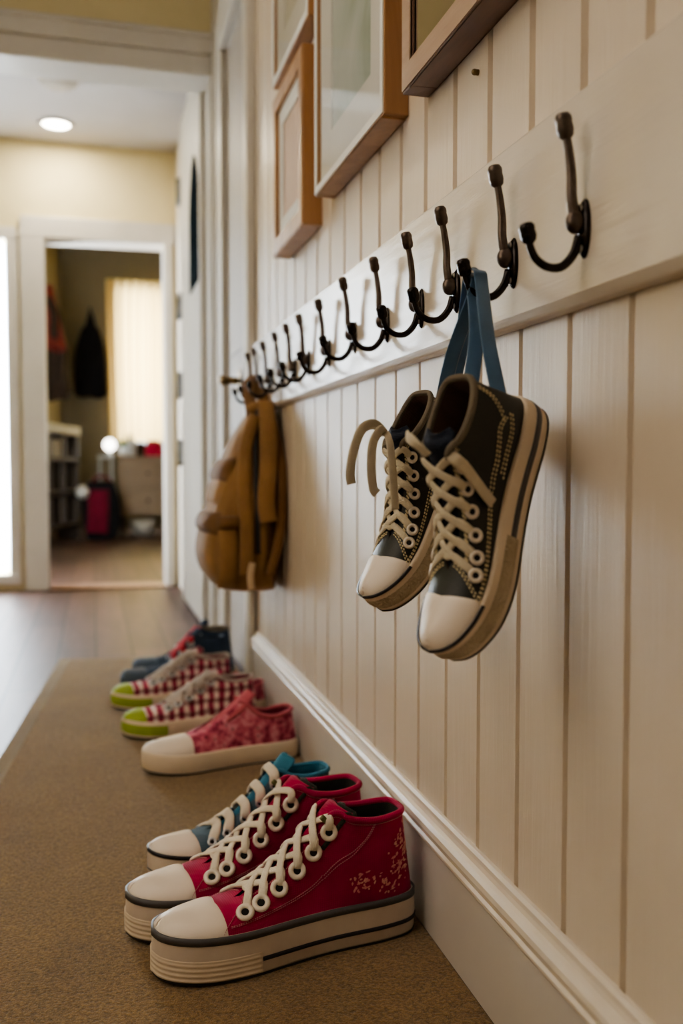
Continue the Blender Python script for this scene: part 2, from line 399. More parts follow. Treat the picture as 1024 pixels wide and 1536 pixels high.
def make_shoe(label, L, style='hi', hs=.16, M_=None, mirror=1, group=None, laces='cross', bumper=None, stripes=(), cap=True,
              eyes=6, eye_s=(5.25, 9.0), lace_w=.030, lace_t=.013, flecks=False, stitch=None, eyelets=True, tongue_up=.025, rim_r=.012,
              eye_r=.030, eye_off=.060, cap_x=.768, tongue_w=1., tongue_lift=0., spring=.03, bulge=0., skip_lace=()):
    """local axes: heel at x=0, toe at x=L, soles on z=0; mirror flips the side"""
    D = dict(sole=M['rubberwhite'], upper=M['red'], cap=M['capwhite'], rim=M['redrim'], lining=M['olivelining'], tongue=M['red'], lace=M['lace'], eyelet=M['eyelet'])
    D.update(M_ or {})
    root = thing('sneaker', label, 'shoe', group=group)
    Tp = np.array(TOPS[style], float); Tp[:, 2] += (hs-.16)*.8
    Ob = np.array(OUT, float); NB = len(OUT)-1
    def spr(x): return spring*max(0, (x-.68)/.32)**2
    for r_ in Tp: r_[2] += spr(r_[0])
    def B(s): return cr(Ob, s)
    def S(s, t, sd):
        b = B(s); T = cr(Tp, s); bl = float(np.interp(s, range(NB+1), BLEND))
        ins = .012
        b3 = V(max(b[0], ins) if b[0] < .5 else min(b[0], 1-ins), max(b[1]-ins, 0), hs-.012+spr(b[0]))
        h = (1-bl)*t+bl*(1-math.cos(t*math.pi/2)); v = (1-bl)*t+bl*math.sin(t*math.pi/2)
        hx = (1-bl)*t+bl*(1-math.cos(math.pi*t))/2
        p = V(b3[0]+(T[0]-b3[0])*hx, b3[1]+(T[1]-b3[1])*h, b3[2]+(T[2]-b3[2])*v)
        out = math.sin(t*math.pi)*(.012*(1-bl)+bulge)
        if s < 5.5: p[1] += out*(1 if b[1] > .02 else 0)*.6; p[0] -= out*.8*max(0, 1-s/2.)+(-.018*math.sin(t*math.pi))*max(0, 1-s/2.)
        p[1] = max(p[1], 0)*sd
        return p
    def nrm(s, t, sd):
        e = .02
        du = S(min(s+e, NB), t, sd)-S(max(s-e, 0), t, sd); dv = S(s, min(t+e, 1), sd)-S(s, max(t-e, 0), sd)
        n = np.cross(du, dv)*(-sd)
        k = np.linalg.norm(n)
        if k < 1e-9: return V(0, 0, 1)
        n /= k
        c = V(.45 if s > 5 else .2, 0, .15)
        if n @ (S(s, t, sd)-c) < 0: n = -n
        return n
    def fin(P): P = np.array(P, float)*L; P[..., 1] *= mirror; return P
    def finv(n): n = np.array(n, float); n[..., 1] *= mirror; return n
    # sole
    def outline(z, off, s0=0., s1=NB, n=44, both=True):
        pts = []
        for sd in (1, -1):
            ss = np.linspace(s0, s1, n)
            if sd == -1: ss = ss[::-1]
            for s in ss:
                b = B(s); e = .05
                d = B(min(s+e, NB))-B(max(s-e, 0)); d /= np.linalg.norm(d)+1e-12
                nn = V(-d[1], d[0]); 
                if s < .05: nn = V(-1, 0)
                if s > NB-.05: nn = V(1, 0)
                q = b+nn*off; q[1] = max(q[1], 0)
                pts.append((q[0], sd*q[1], z+spr(b[0])))
        return pts
    lv = [(.0, -.012), (.004, -.002), (.012, .002), (hs*.5, .006), (hs-.012, .003), (hs-.002, .0), (hs, -.006), (hs, -.03)]
    m = MB(); R = [outline(z, o) for z, o in lv]
    m.grid(fin(R), False, True)
    m.add(fin(R[0]), [list(range(len(R[0])))[::-1]], 0, False); m.add(fin(R[-1]), [list(range(len(R[-1])))], 0, False)
    sole = m.build('sole', D['sole'], root)
    m = MB(); R = [outline(0, -.014), outline(-.006, -.010), outline(.001, -.001)]   # thin dark tread under the sole
    R = [outline(-.0005, -.02), outline(.0005, .0035), outline(.010, .0045)]
    m.grid(fin(R), False, True); m.build('tread', D.get('tread', M['outsole']), sole)
    for (za, zb, s0, s1, mm, o) in stripes:
        for sd in (1, -1):
            P = []
            for s in np.linspace(s0, s1, 50):
                col = []
                for z, oo in ((za, -.002), (za, o), (zb, o), (zb, -.002)):
                    q = outline(z, oo, s, s, 1)[0 if sd == 1 else 1]
                    col.append(q)
                P.append(col)
            MB().grid(fin(P)).build('sole_stripe', mm, sole)
    if bumper:
        s0, za, zb, mm, o, ridges = bumper
        P = []
        full = list(np.linspace(s0, NB, 40))
        path = [(s, 1) for s in full]+[(s, -1) for s in full[::-1][1:]]
        zz = np.linspace(za, zb, 3+ridges*4)
        for s, sd in path:
            col = []
            for i, z in enumerate(zz):
                oo = o
                if ridges: oo = o-(.004 if i % 4 == 0 else 0)
                if i in (0, len(zz)-1): oo = -.002
                col.append(outline(z, oo, s, s, 1)[0 if sd == 1 else 1])
            P.append(col)
        P = [[list(np.array(q)) for q in P[0]]]+P+[P[-1]]
        for k in (0, -1):
            P[k] = [[q[0], q[1]*.96, q[2]] for q in P[k]]
        MB().grid(fin(P)).build('toe_bumper', mm, sole)
    # upper
    def patch(s0, s1, t0, t1, off=0., ns=60, nt=14, sides=(1, -1), join=False):
        m = MB()
        for sd in sides:
            P = [[S(s, t, sd)+nrm(s, t, sd)*off for t in np.linspace(t0, t1, nt)] for s in np.linspace(s0, s1, ns)]
            m.grid(fin(P))
        return m
    upper = patch(0, NB-(.45 if cap else 0), 0, 1, 0, 84, 16).build('upper', D['upper'], root)
    if cap:
        def edge_s(t, sd):
            want = cap_x+.012*t*t; lo, hi = 8., 12.5
            for _ in range(24):
                md = (lo+hi)/2
                if S(md, t, sd)[0] < want: lo = md
                else: hi = md
            return lo
        # toe cap: smooth dome with a straight back edge across the vamp
        P = []
        for sd in (1, -1):
            rows = []
            for u in np.linspace(0, 1, 30):
                row = []
                for t in np.linspace(0, 1, 16):
                    s_ = edge_s(t, sd); s = s_+(NB-s_)*u
                    row.append(S(s, t, sd)+nrm(s, t, sd)*(.007*math.sqrt(min(1, u*9))))
                rows.append(row)
            if sd == -1: rows = [r[::-1] for r in rows]
            P.append(rows)
        full = [a+b[1:] for a, b in zip(P[0], P[1])]
        for r in full: r[15] = V(r[15][0], 0, r[15][2])
        full[-1] = [V(q[0]+.002, 0, q[2]) for q in full[-1]]
        MB().grid(fin(full)).build('toe_cap', D['cap'], root)
    # collar lining and rolled rim
    m = MB()
    for sd in (1, -1):
        P = [[S(s, t, sd)-nrm(s, t, sd)*(.016 if t < .97 else .010) for t in np.linspace(1, .05, 12)] for s in np.linspace(0, 6.2, 40)]
        m.grid(fin(P))
    bt = [S(s, .12, 1)*V(1, .9, 1) for s in np.linspace(.2, 9, 24)]+[S(s, .12, -1)*V(1, .9, 1) for s in np.linspace(9, .2, 24)]
    m.add(fin(bt), [list(range(len(bt)))])
    m.build('collar_lining', D['lining'], root)
    rp = [S(s, 1, 1) for s in np.linspace(5.25, .0, 34)]+[S(s, 1, -1) for s in np.linspace(0.12, 5.25, 34)]
    rn = [V(0, 0, 1)]*len(rp)
    MB().sweep(fin(rp), rim_r*2.*L, rim_r*2.2*L, finv(rn), 10).build('collar_binding', D['rim'], root)
    # tongue
    top5 = Tp[5]
    base = [V(.705, 0, Tp[10, 2]-.022), V(Tp[8, 0], 0, Tp[8, 2]-.012), V(Tp[7, 0]-.005, 0, Tp[7, 2]+.0), V(Tp[6, 0]-.005, 0, Tp[6, 2]+.004), V(top5[0]-.01, 0, top5[2]+.012), V(top5[0]-.045+tongue_lift*.2, 0, top5[2]+tongue_up), V(top5[0]-.058+tongue_lift*.3, 0, top5[2]+tongue_up+.012)]
    wid = [.05, .105, .125, .135, .145*tongue_w, .14*tongue_w, .10*tongue_w]
    P = []
    for u in np.linspace(0, 6, 30):
        c = cr(np.array(base), u); w = float(np.interp(u, range(7), wid)); row = []
        for k in np.linspace(-1, 1, 13):
            row.append(V(c[0]-.030*k*k*(1 if u > 2 else .5), k*w/2, c[2]-.035*k*k*(.5 if u > 4 else 1.)))
        P.append(row)
    tongue = MB().grid(fin(P)).build('tongue', D['tongue'], root, solid=.016*L, off=0)
    if D.get('tongue_edge'):
        ed = [P[i][12] for i in range(14, 30)]+[P[29][k] for k in range(11, 0, -1)]+[P[i][0] for i in range(29, 13, -1)]
        MB().sweep(fin(ed), .022*L, .022*L, None, 8).build('tongue_binding', D['tongue_edge'], tongue)
    if D.get('tab'):
        MB().box(fin(V(Tp[5, 0]+.028, .062, Tp[5, 2]-.025)), (.020*L, .014*L, .060*L), ry=.75).build('side_tab', D['tab'], tongue, .003*L)
    # eyelets
    es = np.linspace(eye_s[0], eye_s[1], eyes)
    def eye(k, sd):
        s = es[k]; T = S(s, 1, sd); a = S(s, 0, sd); ln = np.linalg.norm(T-a)
        t = 1-eye_off/ln*(1+.10*max(0, s-5.2)); t = max(t, .35)
        return S(s, t, sd), nrm(s, t, sd), S(s, 1, sd), nrm(s, .97, sd)
    if eyelets:
        for k in range(eyes):
            for sd in (1, -1):
                p, n, *_ = eye(k, sd)
                m = MB(); q = fin(p+n*.004); nv = finv(n)
                m.torus(q, nv, eye_r*.76*L, eye_r*.34*L, 20, 8); m.disc(q+nv*.0015*L, nv, eye_r*.62*L, 16, 1)
                m.build('eyelet', [D['eyelet'], M['hole']], root)
    # laces
    lm = MB()
    def strand(pts, nms, w=lace_w, th=lace_t):
        p = smooth_path(fin(pts), 26); nn = smooth_path(finv(nms), 26)
        lm.sweep(p, w*L, th*L, nn, 10, power=.8)
    up = V(.55, 0, .85)
    def cross(ka, sa, kb, sb, hgt):
        pa, na, ta, nta = eye(ka, sa); pb, nb, tb, ntb = eye(kb, sb)
        pa = pa+(ta-pa)*.10; pb = pb+(tb-pb)*.10
        mid = (ta+tb)/2; mid[1] = (ta[1]+tb[1])/2; mid = mid+up*hgt
        jit = random.uniform(-.004, .004)
        strand([pa-na*.014, pa+(ta-pa)*.25+na*.010, ta+nta*.012+up*.004, mid+V(jit, 0, jit), tb+ntb*.009+up*.002, pb+(tb-pb)*.25+nb*.009, pb-nb*.014],
               [na*.6+up*.2, na, nta*.6+up*.5, up, ntb*.6+up*.5, nb, nb*.6+up*.2])
    if laces == 'cross':
        cross(eyes-1, 1, eyes-1, -1, .016)
        for k in range(eyes-1, 0, -1):
            if k in skip_lace: continue
            cross(k, 1, k-1, -1, .022); cross(k, -1, k-1, 1, .012)
        for kk in D.get('extra', []): cross(*kk)
    elif laces == 'bars':
        for k in range(eyes-1, -1, -1): cross(k, 1, k, -1, .03+.004*(k % 2))
    for pts, nms, w, th in D.get('strands', []):
        if nms is None:
            nms = [nrm(a_, b_, 1) for a_, b_, c_ in pts]; pts = [S(a_, b_, 1)+nrm(a_, b_, 1)*c_ for a_, b_, c_ in pts]
        strand(pts, nms, w, th)
    if lm.v: lm.build('lace', D['lace'], root)
    # stitching rows: short raised dashes in (s, t)
    if stitch:
        m = MB()
        for (pts, mm_, step, size) in stitch:
            pp = np.array(pts, float)
            for sd in (1, -1):
                us = np.linspace(0, len(pp)-1, 400); q = np.array([S(*cr(pp, u), sd) for u in us])
                d = np.concatenate([[0], np.cumsum(np.linalg.norm(np.diff(q, axis=0), axis=1))])
                for a in np.arange(step*.5, d[-1], step):
                    u = np.interp(a, d, us); st = cr(pp, u); c = S(st[0], st[1], sd); n = nrm(st[0], min(st[1], .97), sd)
                    u2 = np.interp(a+step*.3, d, us); st2 = cr(pp, u2); tv = S(st2[0], st2[1], sd)-c
                    tv /= np.linalg.norm(tv)+1e-12; bb = np.cross(n, tv); l_, w_ = size
                    vs = [c+n*.0005+tv*l_*i+bb*w_*j for i, j in ((-.5, -.5), (.5, -.5), (.5, .5), (-.5, .5))]+[c+n*(.0045)+tv*l_*i*.8+bb*w_*j*.7 for i, j in ((-.5, -.5), (.5, -.5), (.5, .5), (-.5, .5))]
                    m.add(fin(vs), [(4, 5, 6, 7), (0, 1, 5, 4), (1, 2, 6, 5), (2, 3, 7, 6), (3, 0, 4, 7)])
        m.build('stitching', D.get('thread', M['thread']), root)
    if flecks:
        m = MB(); rs = random.Random(5)
        cl = [(1.55, .62, 34, .60, .22), (2.2, .40, 34, .55, .18), (2.9, .25, 16, .3, .10), (3.75, .27, 34, .45, .14), (1.1, .8, 12, .4, .12), (2.0, .7, 10, .3, .12), (2.5, .14, 7, .3, .06)]
        for (s0, t0, n_, ds, dt) in cl:
            for _ in range(n_):
                s = s0+rs.gauss(0, ds*.5); t = min(.93, max(.08, t0+rs.gauss(0, dt*.5)))
                if s < .1: continue
                for sd in (1,):
                    c = S(s, t, sd); n = nrm(s, t, sd); a = np.cross(n, V(rs.random(), rs.random(), rs.random())); a /= np.linalg.norm(a); b = np.cross(n, a)
                    r1, r2 = rs.uniform(.004, .013), rs.uniform(.003, .006)
                    kk = rs.randint(4, 6)
                    m.add(fin([c+n*.0012+a*r1*math.cos(q)*rs.uniform(.7, 1.2)+b*r2*math.sin(q) for q in np.linspace(0, 2*math.pi, kk, endpoint=False)]), [list(range(kk))])
        m.build('flower_print', M['fleck'], root)
    root['_L'] = L
    root.pop('_L') if hasattr(root, 'pop') else None
    return root
def place(o, heel, toe_dir, rot_up=None):
    """put the heel at a point, toe along toe_dir"""
    o.location = heel; o.rotation_euler = (0, 0, math.atan2(toe_dir[1], toe_dir[0])); return o

# ================================================================== SETTING
W = .355            # face of the panelled wall
YE = 2.08           # where the panelling ends at the door casing
# beadboard with V grooves: one folded sheet per zone (below and above the rail)
def beadboard(z0, z1, off, gw, gd, y0=-.7, y1=YE, pitch=.0855):
    pts = [(W, y0)]; g = off
    while g-pitch > y0: g -= pitch
    while g < y1-.02:
        if g > y0+.02: pts += [(W, g-gw/2), (W+gd, g-gw*.22), (W+gd*.55, g), (W+gd, g+gw*.22), (W, g+gw/2)]
        g += pitch
    pts += [(W, y1)]
    P = [[(x, y, z0), (x, y, z1)] for x, y in pts]
    return P
m = MB()
m.grid(beadboard(0., .62, .739, .0080, .0042), smooth=False)
m.grid(beadboard(.76, 2.1, .722, .0115, .006), smooth=False)
m.b2((W+.008, -.7, 0), (W+.10, YE, 2.1))
struct('wall_right', m, M['panel'])
# peg rail board with a small ledge moulding below
m = MB(); m.prism([(W, .770), (W-.016, .770), (W-.016, .627), (W-.011, .620), (W, .6185)], 'y', -.7, 2.035)
r = m.build('rail_board', M['rail'], None, .002); tag(r, 'long cream painted board carrying the row of dark coat hooks', 'coat rail')
# baseboard
m = MB()
prof = [(W, 0), (W-.012, 0), (W-.012, .095), (W-.0135, .0965), (W-.0155, .1000), (W-.0155, .1025), (W-.013, .105), (W-.0145, .108), (W-.0160, .1125), (W-.0150, .117), (W-.0115, .1205), (W-.0080, .1225), (W-.0065, .1260), (W-.0060, .1300), (W-.003, .1325), (W, .1330)]
m.prism(prof[:4]+[(W, .0965)], 'y', -.7, YE)
struct('baseboard_right', m, M['board'])
m = MB(); m.prism([(W, .095)]+prof[3:], 'y', -.7, YE, smooth=False); struct('trim_baseboard_cap', m, M['trim'])
# floor, ceilings, other walls
m = MB(); m.b2((-2.2, -1.4, -.05), (1.6, 8.6, -.012)); struct('floor', m, M['floor'])
XL = -1.5
m = MB(); m.b2((XL, -1.4, 2.1), (1.2, 2.84, 2.16)); struct('ceiling', m, M['ceil'])
m = MB(); m.b2((XL, 2.96, 1.85), (.45, 4.1, 1.91)); struct('ceiling_passage', m, M['ceil'])
m = MB(); m.b2((-1.4, 4.22, 2.45), (1.5, 8.5, 2.5)); struct('ceiling_back_room', m, M['yellow'])
m = MB(); m.b2((XL-.1, -1.4, -.01), (XL, 4.22, 2.16)); struct('wall_left', m, M['yellow'])
m = MB(); m.b2((XL, -1.4, -.01), (1.0, -1.3, 2.16)); struct('wall_behind', m, M['white'])
m = MB(); m.b2((W, -1.3, -.01), (W+.1, -.7, 2.1)); struct('wall_right_near', m, M['white'])
# cased opening across the hall (header beam, yellow wall above)
m = MB(); m.b2((XL, 2.86, 1.72), (W+.08, 2.96, 2.16)); struct('wall_header', m, M['yellow'])
m = MB(); m.b2((XL, 2.835, 1.665), (W, 2.985, 1.725)); m.b2((XL, 2.825, 1.725), (W, 2.86, 1.775)); m.b2((XL, 2.815, 1.770), (W, 2.86, 1.785))
struct('trim_header', m, M['casing'], .006)
# door 1 : side door in the right wall between the panelling and the cased opening
dz = 1.63
m = MB(); m.b2((W, YE, -.01), (W+.1, 2.20, 2.1)); m.b2((W, 2.20, dz), (W+.1, 2.58, 2.1)); m.b2((W, 2.58, -.01), (W+.1, 2.84, 2.1)); struct('wall_right_door_side', m, M['casing'])
m = MB()
m.b2((W-.008, 2.085, -.012), (W, 2.20, dz+.12)); m.b2((W-.020, 2.085, -.012), (W, 2.105, dz+.12)); m.b2((W-.015, 2.128, -.012), (W, 2.140, dz+.12)); m.b2((W-.012, 2.165, -.012), (W, 2.195, dz+.12))
m.b2((W-.018, 2.20, dz), (W, 2.58, dz+.12))
m.b2((W-.010, 2.58, -.012), (W, 2.70, dz+.12)); m.b2((W-.016, 2.68, -.012), (W, 2.70, dz+.12))
struct('trim_door_side', m, M['casing'], .003)
m = MB(); m.b2((W+.008, 2.20, -.012), (W+.05, 2.58, dz))
for z0, z1 in ((.12, .62), (.80, 1.5)):
    m.b2((W+.005, 2.26, z0), (W+.008, 2.52, z1))
door = struct('door_1', m, M['doorgrey'], .003)
m = MB(); m.tube([(W+.006, 2.36, .722), (W-.03, 2.36, .722)], .009, 12); m.ball((W-.036, 2.36, .722), (.014, .024, .014)); m.ball((W+.004, 2.36, .722), (.004, .03, .03))
m.build('door_handle', M['brass'], door)
# passage right wall + open white door with dark glass
m = MB(); m.b2((W, 2.84, -.01), (W+.1, 4.1, 1.91)); struct('wall_right_passage', m, M['white'])
m = MB(); m.b2((W-.006, 2.84, -.012), (W, 2.96, 1.665)); m.b2((W-.010, 2.84, -.012), (W, 2.86, 1.665)); struct('trim_opening_right', m, M['casing'], .003)
m = MB(); m.b2((W-.024, 2.968, .0), (W-.004, 3.63, 1.80)); m.b2((W-.026, 2.968, .0), (W-.02, 3.0, 1.80)); m.b2((W-.026, 3.59, .0), (W-.02, 3.63, 1.80)); m.b2((W-.026, 3.0, .84), (W-.02, 3.59, .96))
d2 = struct('door_2', m, M['casing'], .003)
m = MB(); ys, zs = (3.0, 3.0, 3.03, 3.08, 3.14, 3.20, 3.25, 3.28, 3.28), (1.10, 1.36, 1.44, 1.50, 1.53, 1.50, 1.44, 1.36, 1.10)
P = [(W-.0275, y, z) for y, z in zip(ys, zs)]; k = len(P)
m.add(P+[(W-.0235, y, z) for _, y, z in P], [list(range(k)), list(range(k, 2*k))]+[(i, (i+1) % k, k+(i+1) % k, k+i) for i in range(k)], 0, False)
m.build('door_glass', M['darkglass'], d2)
for z in (.56, 1.12, 1.55, .82):
    m = MB(); m.tube([(W-.026, 3.645, z-.05), (W-.026, 3.645, z+.05)], .014, 10); m.b2((W-.029, 3.60, z-.05), (W-.024, 3.645, z+.05)); m.build('hinge', M['hinge'], d2)
# back wall of the passage with doorway; daylight window at its left
YB = 4.1
DX0, DX1, DZ = -.188, .300, 1.455
WX0, WX1, WZ0, WZ1 = -.95, -.325, .06, 1.44
m = MB()
m.b2((WX1, YB, -.01), (DX0, YB+.12, 1.9)); m.b2((DX0, YB, DZ), (DX1, YB+.12, 1.9)); m.b2((DX1, YB, -.01), (W+.1, YB+.12, 1.9))
m.b2((WX0, YB, WZ1), (WX1, YB+.12, 1.9)); m.b2((WX0, YB, -.01), (WX1, YB+.12, WZ0)); m.b2((XL, YB, -.01), (WX0, YB+.12, 1.9))
struct('wall_passage_end', m, M['yellow'])
m = MB()
m.b2((DX0-.092, YB-.022, -.012), (DX0, YB+.13, DZ)); m.b2((DX1, YB-.022, -.012), (W-.02, YB+.13, DZ)); m.b2((DX0-.092, YB-.022, DZ), (W-.005, YB+.13, DZ+.085))
struct('trim_doorway', m, M['casing'], .005)
m = MB(); m.b2((DX0, YB-.03, -.014), (DX1, YB+.13, -.004)); struct('trim_threshold', m, M['walnut'], .003)
m = MB()
m.b2((WX1-.015, YB-.015, WZ0), (WX1+.03, YB+.10, WZ1)); m.b2((WX0, YB-.015, WZ0), (WX0+.05, YB+.10, WZ1)); m.b2((WX0, YB-.015, WZ1), (WX1+.03, YB+.10, WZ1+.05)); m.b2((WX0, YB-.03, WZ0-.04), (WX1+.03, YB+.10, WZ0))
wn = struct('window_1', m, M['casing'], .004)
m = MB(); m.add([(WX0+.05, YB+.05, WZ0), (WX1-.015, YB+.05, WZ0), (WX1-.015, YB+.05, WZ1), (WX0+.05, YB+.05, WZ1)], [(0, 1, 2, 3)], 0, False); m.build('window_pane', M['glass'], wn)
m = MB(); P = []
for u in np.linspace(0, 1, 60):
    x = WX0+.04+(WX1-WX0-.055)*u; P.append([(x, YB+.035+.008*math.sin(u*60), z) for z in (WZ0+.01, .7, WZ1-.01)])
m.grid(P); o = m.build('sheer_curtain', M['sheer']); tag(o, 'white sheer curtain glowing in the daylit window left of the doorway', 'curtain')
# back room
m = MB(); BWX0, BWX1, BWZ0, BWZ1 = .22, .95, .62, 2.06; YR = 8.4
m.b2((-1.0, YR, -.01), (BWX0, YR+.12, 2.5)); m.b2((BWX1, YR, -.01), (1.5, YR+.12, 2.5)); m.b2((BWX0, YR, -.01), (BWX1, YR+.12, BWZ0)); m.b2((BWX0, YR, BWZ1), (BWX1, YR+.12, 2.5))
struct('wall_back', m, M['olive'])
m = MB(); m.add([(-.80, 4.22, -.01), (-.25, 8.42, -.01), (-.25, 8.42, 2.5), (-.80, 4.22, 2.5), (-.90, 4.22, -.01), (-.35, 8.42, -.01), (-.35, 8.42, 2.5), (-.90, 4.22, 2.5)], [(0, 1, 2, 3), (7, 6, 5, 4), (0, 4, 5, 1), (3, 2, 6, 7), (0, 3, 7, 4), (1, 5, 6, 2)], 0, False)
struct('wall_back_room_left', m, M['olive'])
m = MB(); m.b2((1.4, 4.22, -.01), (1.5, 8.5, 2.5)); struct('wall_back_room_right', m, M['olive'])
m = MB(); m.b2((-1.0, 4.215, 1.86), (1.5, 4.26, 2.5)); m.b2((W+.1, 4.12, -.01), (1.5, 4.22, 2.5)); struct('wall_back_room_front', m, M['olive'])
m = MB()
for x0, x1 in ((BWX0-.04, BWX0+.02), (BWX1-.02, BWX1+.04), ((BWX0+BWX1)/2-.015, (BWX0+BWX1)/2+.015)): m.b2((x0, YR+.02, BWZ0-.03), (x1, YR+.08, BWZ1+.03))
m.b2((BWX0, YR+.02, BWZ0-.03), (BWX1, YR+.08, BWZ0+.02)); m.b2((BWX0, YR+.02, BWZ1-.02), (BWX1, YR+.08, BWZ1+.03))
w2 = struct('window_2', m, M['casing'], .004)
m = MB(); m.add([(BWX0, YR+.05, BWZ0), (BWX1, YR+.05, BWZ0), (BWX1, YR+.05, BWZ1), (BWX0, YR+.05, BWZ1)], [(0, 1, 2, 3)], 0, False); m.build('window_pane', M['glass'], w2)
m = MB(); P = []
for u in np.linspace(0, 1, 150):
    x = BWX0-.09+(BWX1-BWX0+.18)*u
    P.append([(x+.01*math.sin(u*9+z*2), YR-.05+.022*math.sin(u*2*math.pi*13+.6*z)*(1 if z < 2.1 else .5), z) for z in np.linspace(.74, 2.13, 10)])
m.grid(P); o = m.build('window_curtain', M['curtain']); tag(o, 'cream sheer curtain in soft folds, glowing over the back room window', 'curtain')
# ------------------------------------------------------------------ ceiling fixtures
t = thing('ceiling_downlight', 'small round recessed ceiling light, lit, in the passage', 'ceiling light', (-.125, 3.88, 1.85))
m = MB(); m.torus((0, 0, -.003), (0, 0, 1), .062, .010, 28, 8); m.build('trim_ring', M['ceil'], t)
m = MB(); m.disc((0, 0, -.004), (0, 0, -1), .056, 28); m.build('lens', M['lamp'], t)
t = thing('smoke_detector', 'low round beige smoke detector on the passage ceiling', 'smoke detector', (-.10, 3.42, 1.85))
m = MB()
pr = [(0, -.035), (.045, -.035), (.062, -.026), (.07, -.012), (.072, 0)]
m.grid([[(r_*math.cos(a), r_*math.sin(a), z) for a in np.linspace(0, 2*math.pi, 28, endpoint=False)] for r_, z in pr], False, True)
m.build('cover', mat('beige_plastic', (.40, .35, .28), .6), t)

# ------------------------------------------------------------------ rug
RG = [(W-.0125, 2.47), (-.092, 2.56), (-.335, -.3), (W-.0125, -.3)]
def inset(poly, d):
    c = V(*np.mean(poly, axis=0)); return [tuple(V(*p)+(c-V(*p))*0+V(d if p[0] < .1 else -0., -d if p[1] > 1 else d)) for p in poly]
rug = thing('hall_runner', 'long brown carpet runner along the panelled wall, under the shoes', 'rug', (0, 0, -.012))
m = MB(); ins = inset(RG, .028)
m.prism([(p[0], p[1]) for p in ins], 'z', .0, .012); m.build('pile', M['carpet'], rug)
m = MB(); m.prism([(p[0], p[1]) for p in RG], 'z', .0, .0095); m.build('edge_binding', M['binding'], rug, .003)

# ------------------------------------------------------------------ pictures on the wall
def frame(name, label, y0, y1, z0, z1, d, rim, mw, mats, art, group='framed pictures on the panelled wall', glassy=True):
    """hangs on the wall face; d = depth, rim = face width, mw = mat width"""
    t = thing(name, label, 'picture frame', (W, y0, z0), group=group)
    face, side = mats
    h, w = z1-z0, y1-y0
    m = MB()
    m.b2((-d, 0, 0), (0, rim, h)); m.b2((-d, w-rim, 0), (0, w, h)); m.b2((-d, rim, 0), (0, w-rim, rim)); m.b2((-d, rim, h-rim), (0, w-rim, h))
    m.build('frame', [side], t, .0015)
    if face is not None:
        m = MB(); e = .0015
        m.b2((-d-e, 0.002, 0.002), (-d+e, rim, h-.002)); m.b2((-d-e, w-rim, .002), (-d+e, w-.002, h-.002)); m.b2((-d-e, rim, .002), (-d+e, w-rim, rim)); m.b2((-d-e, rim, h-rim), (-d+e, w-rim, h-.002))
        m.build('face_trim', face, t)
    m = MB(); a = rim; x = -d+.006
    m.b2((x, a, a), (x+.003, a+mw, h-a)); m.b2((x, w-a-mw, a), (x+.003, w-a, h-a)); m.b2((x, a+mw, a), (x+.003, w-a-mw, a+mw)); m.b2((x, a+mw, h-a-mw), (x+.003, w-a-mw, h-a))
    m.build('mat_board', M['mat'] if face is not M['pinkmat'] else M['pinkmat'], t)
    m = MB(); m.b2((x+.003, a+mw-.002, a+mw-.002), (x+.006, w-a-mw+.002, h-a-mw+.002)); m.build('print', art, t)
    m = MB(); m.b2((-.012, a, a), (-.004, w-a, h-a)); m.build('backing', M['dark'], t)
    if glassy:
        m = MB(); m.add([(-d+.003, a, a), (-d+.003, w-a, a), (-d+.003, w-a, h-a), (-d+.003, a, h-a)], [(0, 3, 2, 1)], 0, False); m.build('glass_pane', M['glass'], t)
    return t
frame('picture_frame', 'picture with thick wooden rim, nearest of the wall pictures, cut off by the photo top', .60, .970, .900, 1.45, .030, .026, .05, (M['oakface'], M['walnut']), M['art'])
frame('picture_frame', 'large picture with white mat, oak sides and a misty green print', 1.036, 1.378, .905, 1.46, .030, .012, .062, (M['mat'], M['oak']), M['art'])
frame('picture_frame', 'small oak picture frame with beige panel, hanging below another frame', 1.455, 1.705, .885, 1.165, .032, .028, .03, (M['oak'], M['oak']), M['pinkmat'], glassy=False)
frame('picture_frame', 'white matted picture hanging above the small oak frame', 1.44, 1.735, 1.20, 1.62, .026, .014, .06, (M['mat'], M['oak']), M['art2'])
m = MB(); m.tube([(W+.004, .835, .873), (W-.004, .835, .873)], .0028, 10); m.ball((W-.004, .835, .873), .003, 8)
o = m.build('brass_nail', M['brass']); tag(o, 'tiny brass nail head left in a panel above the hooks', 'nail')

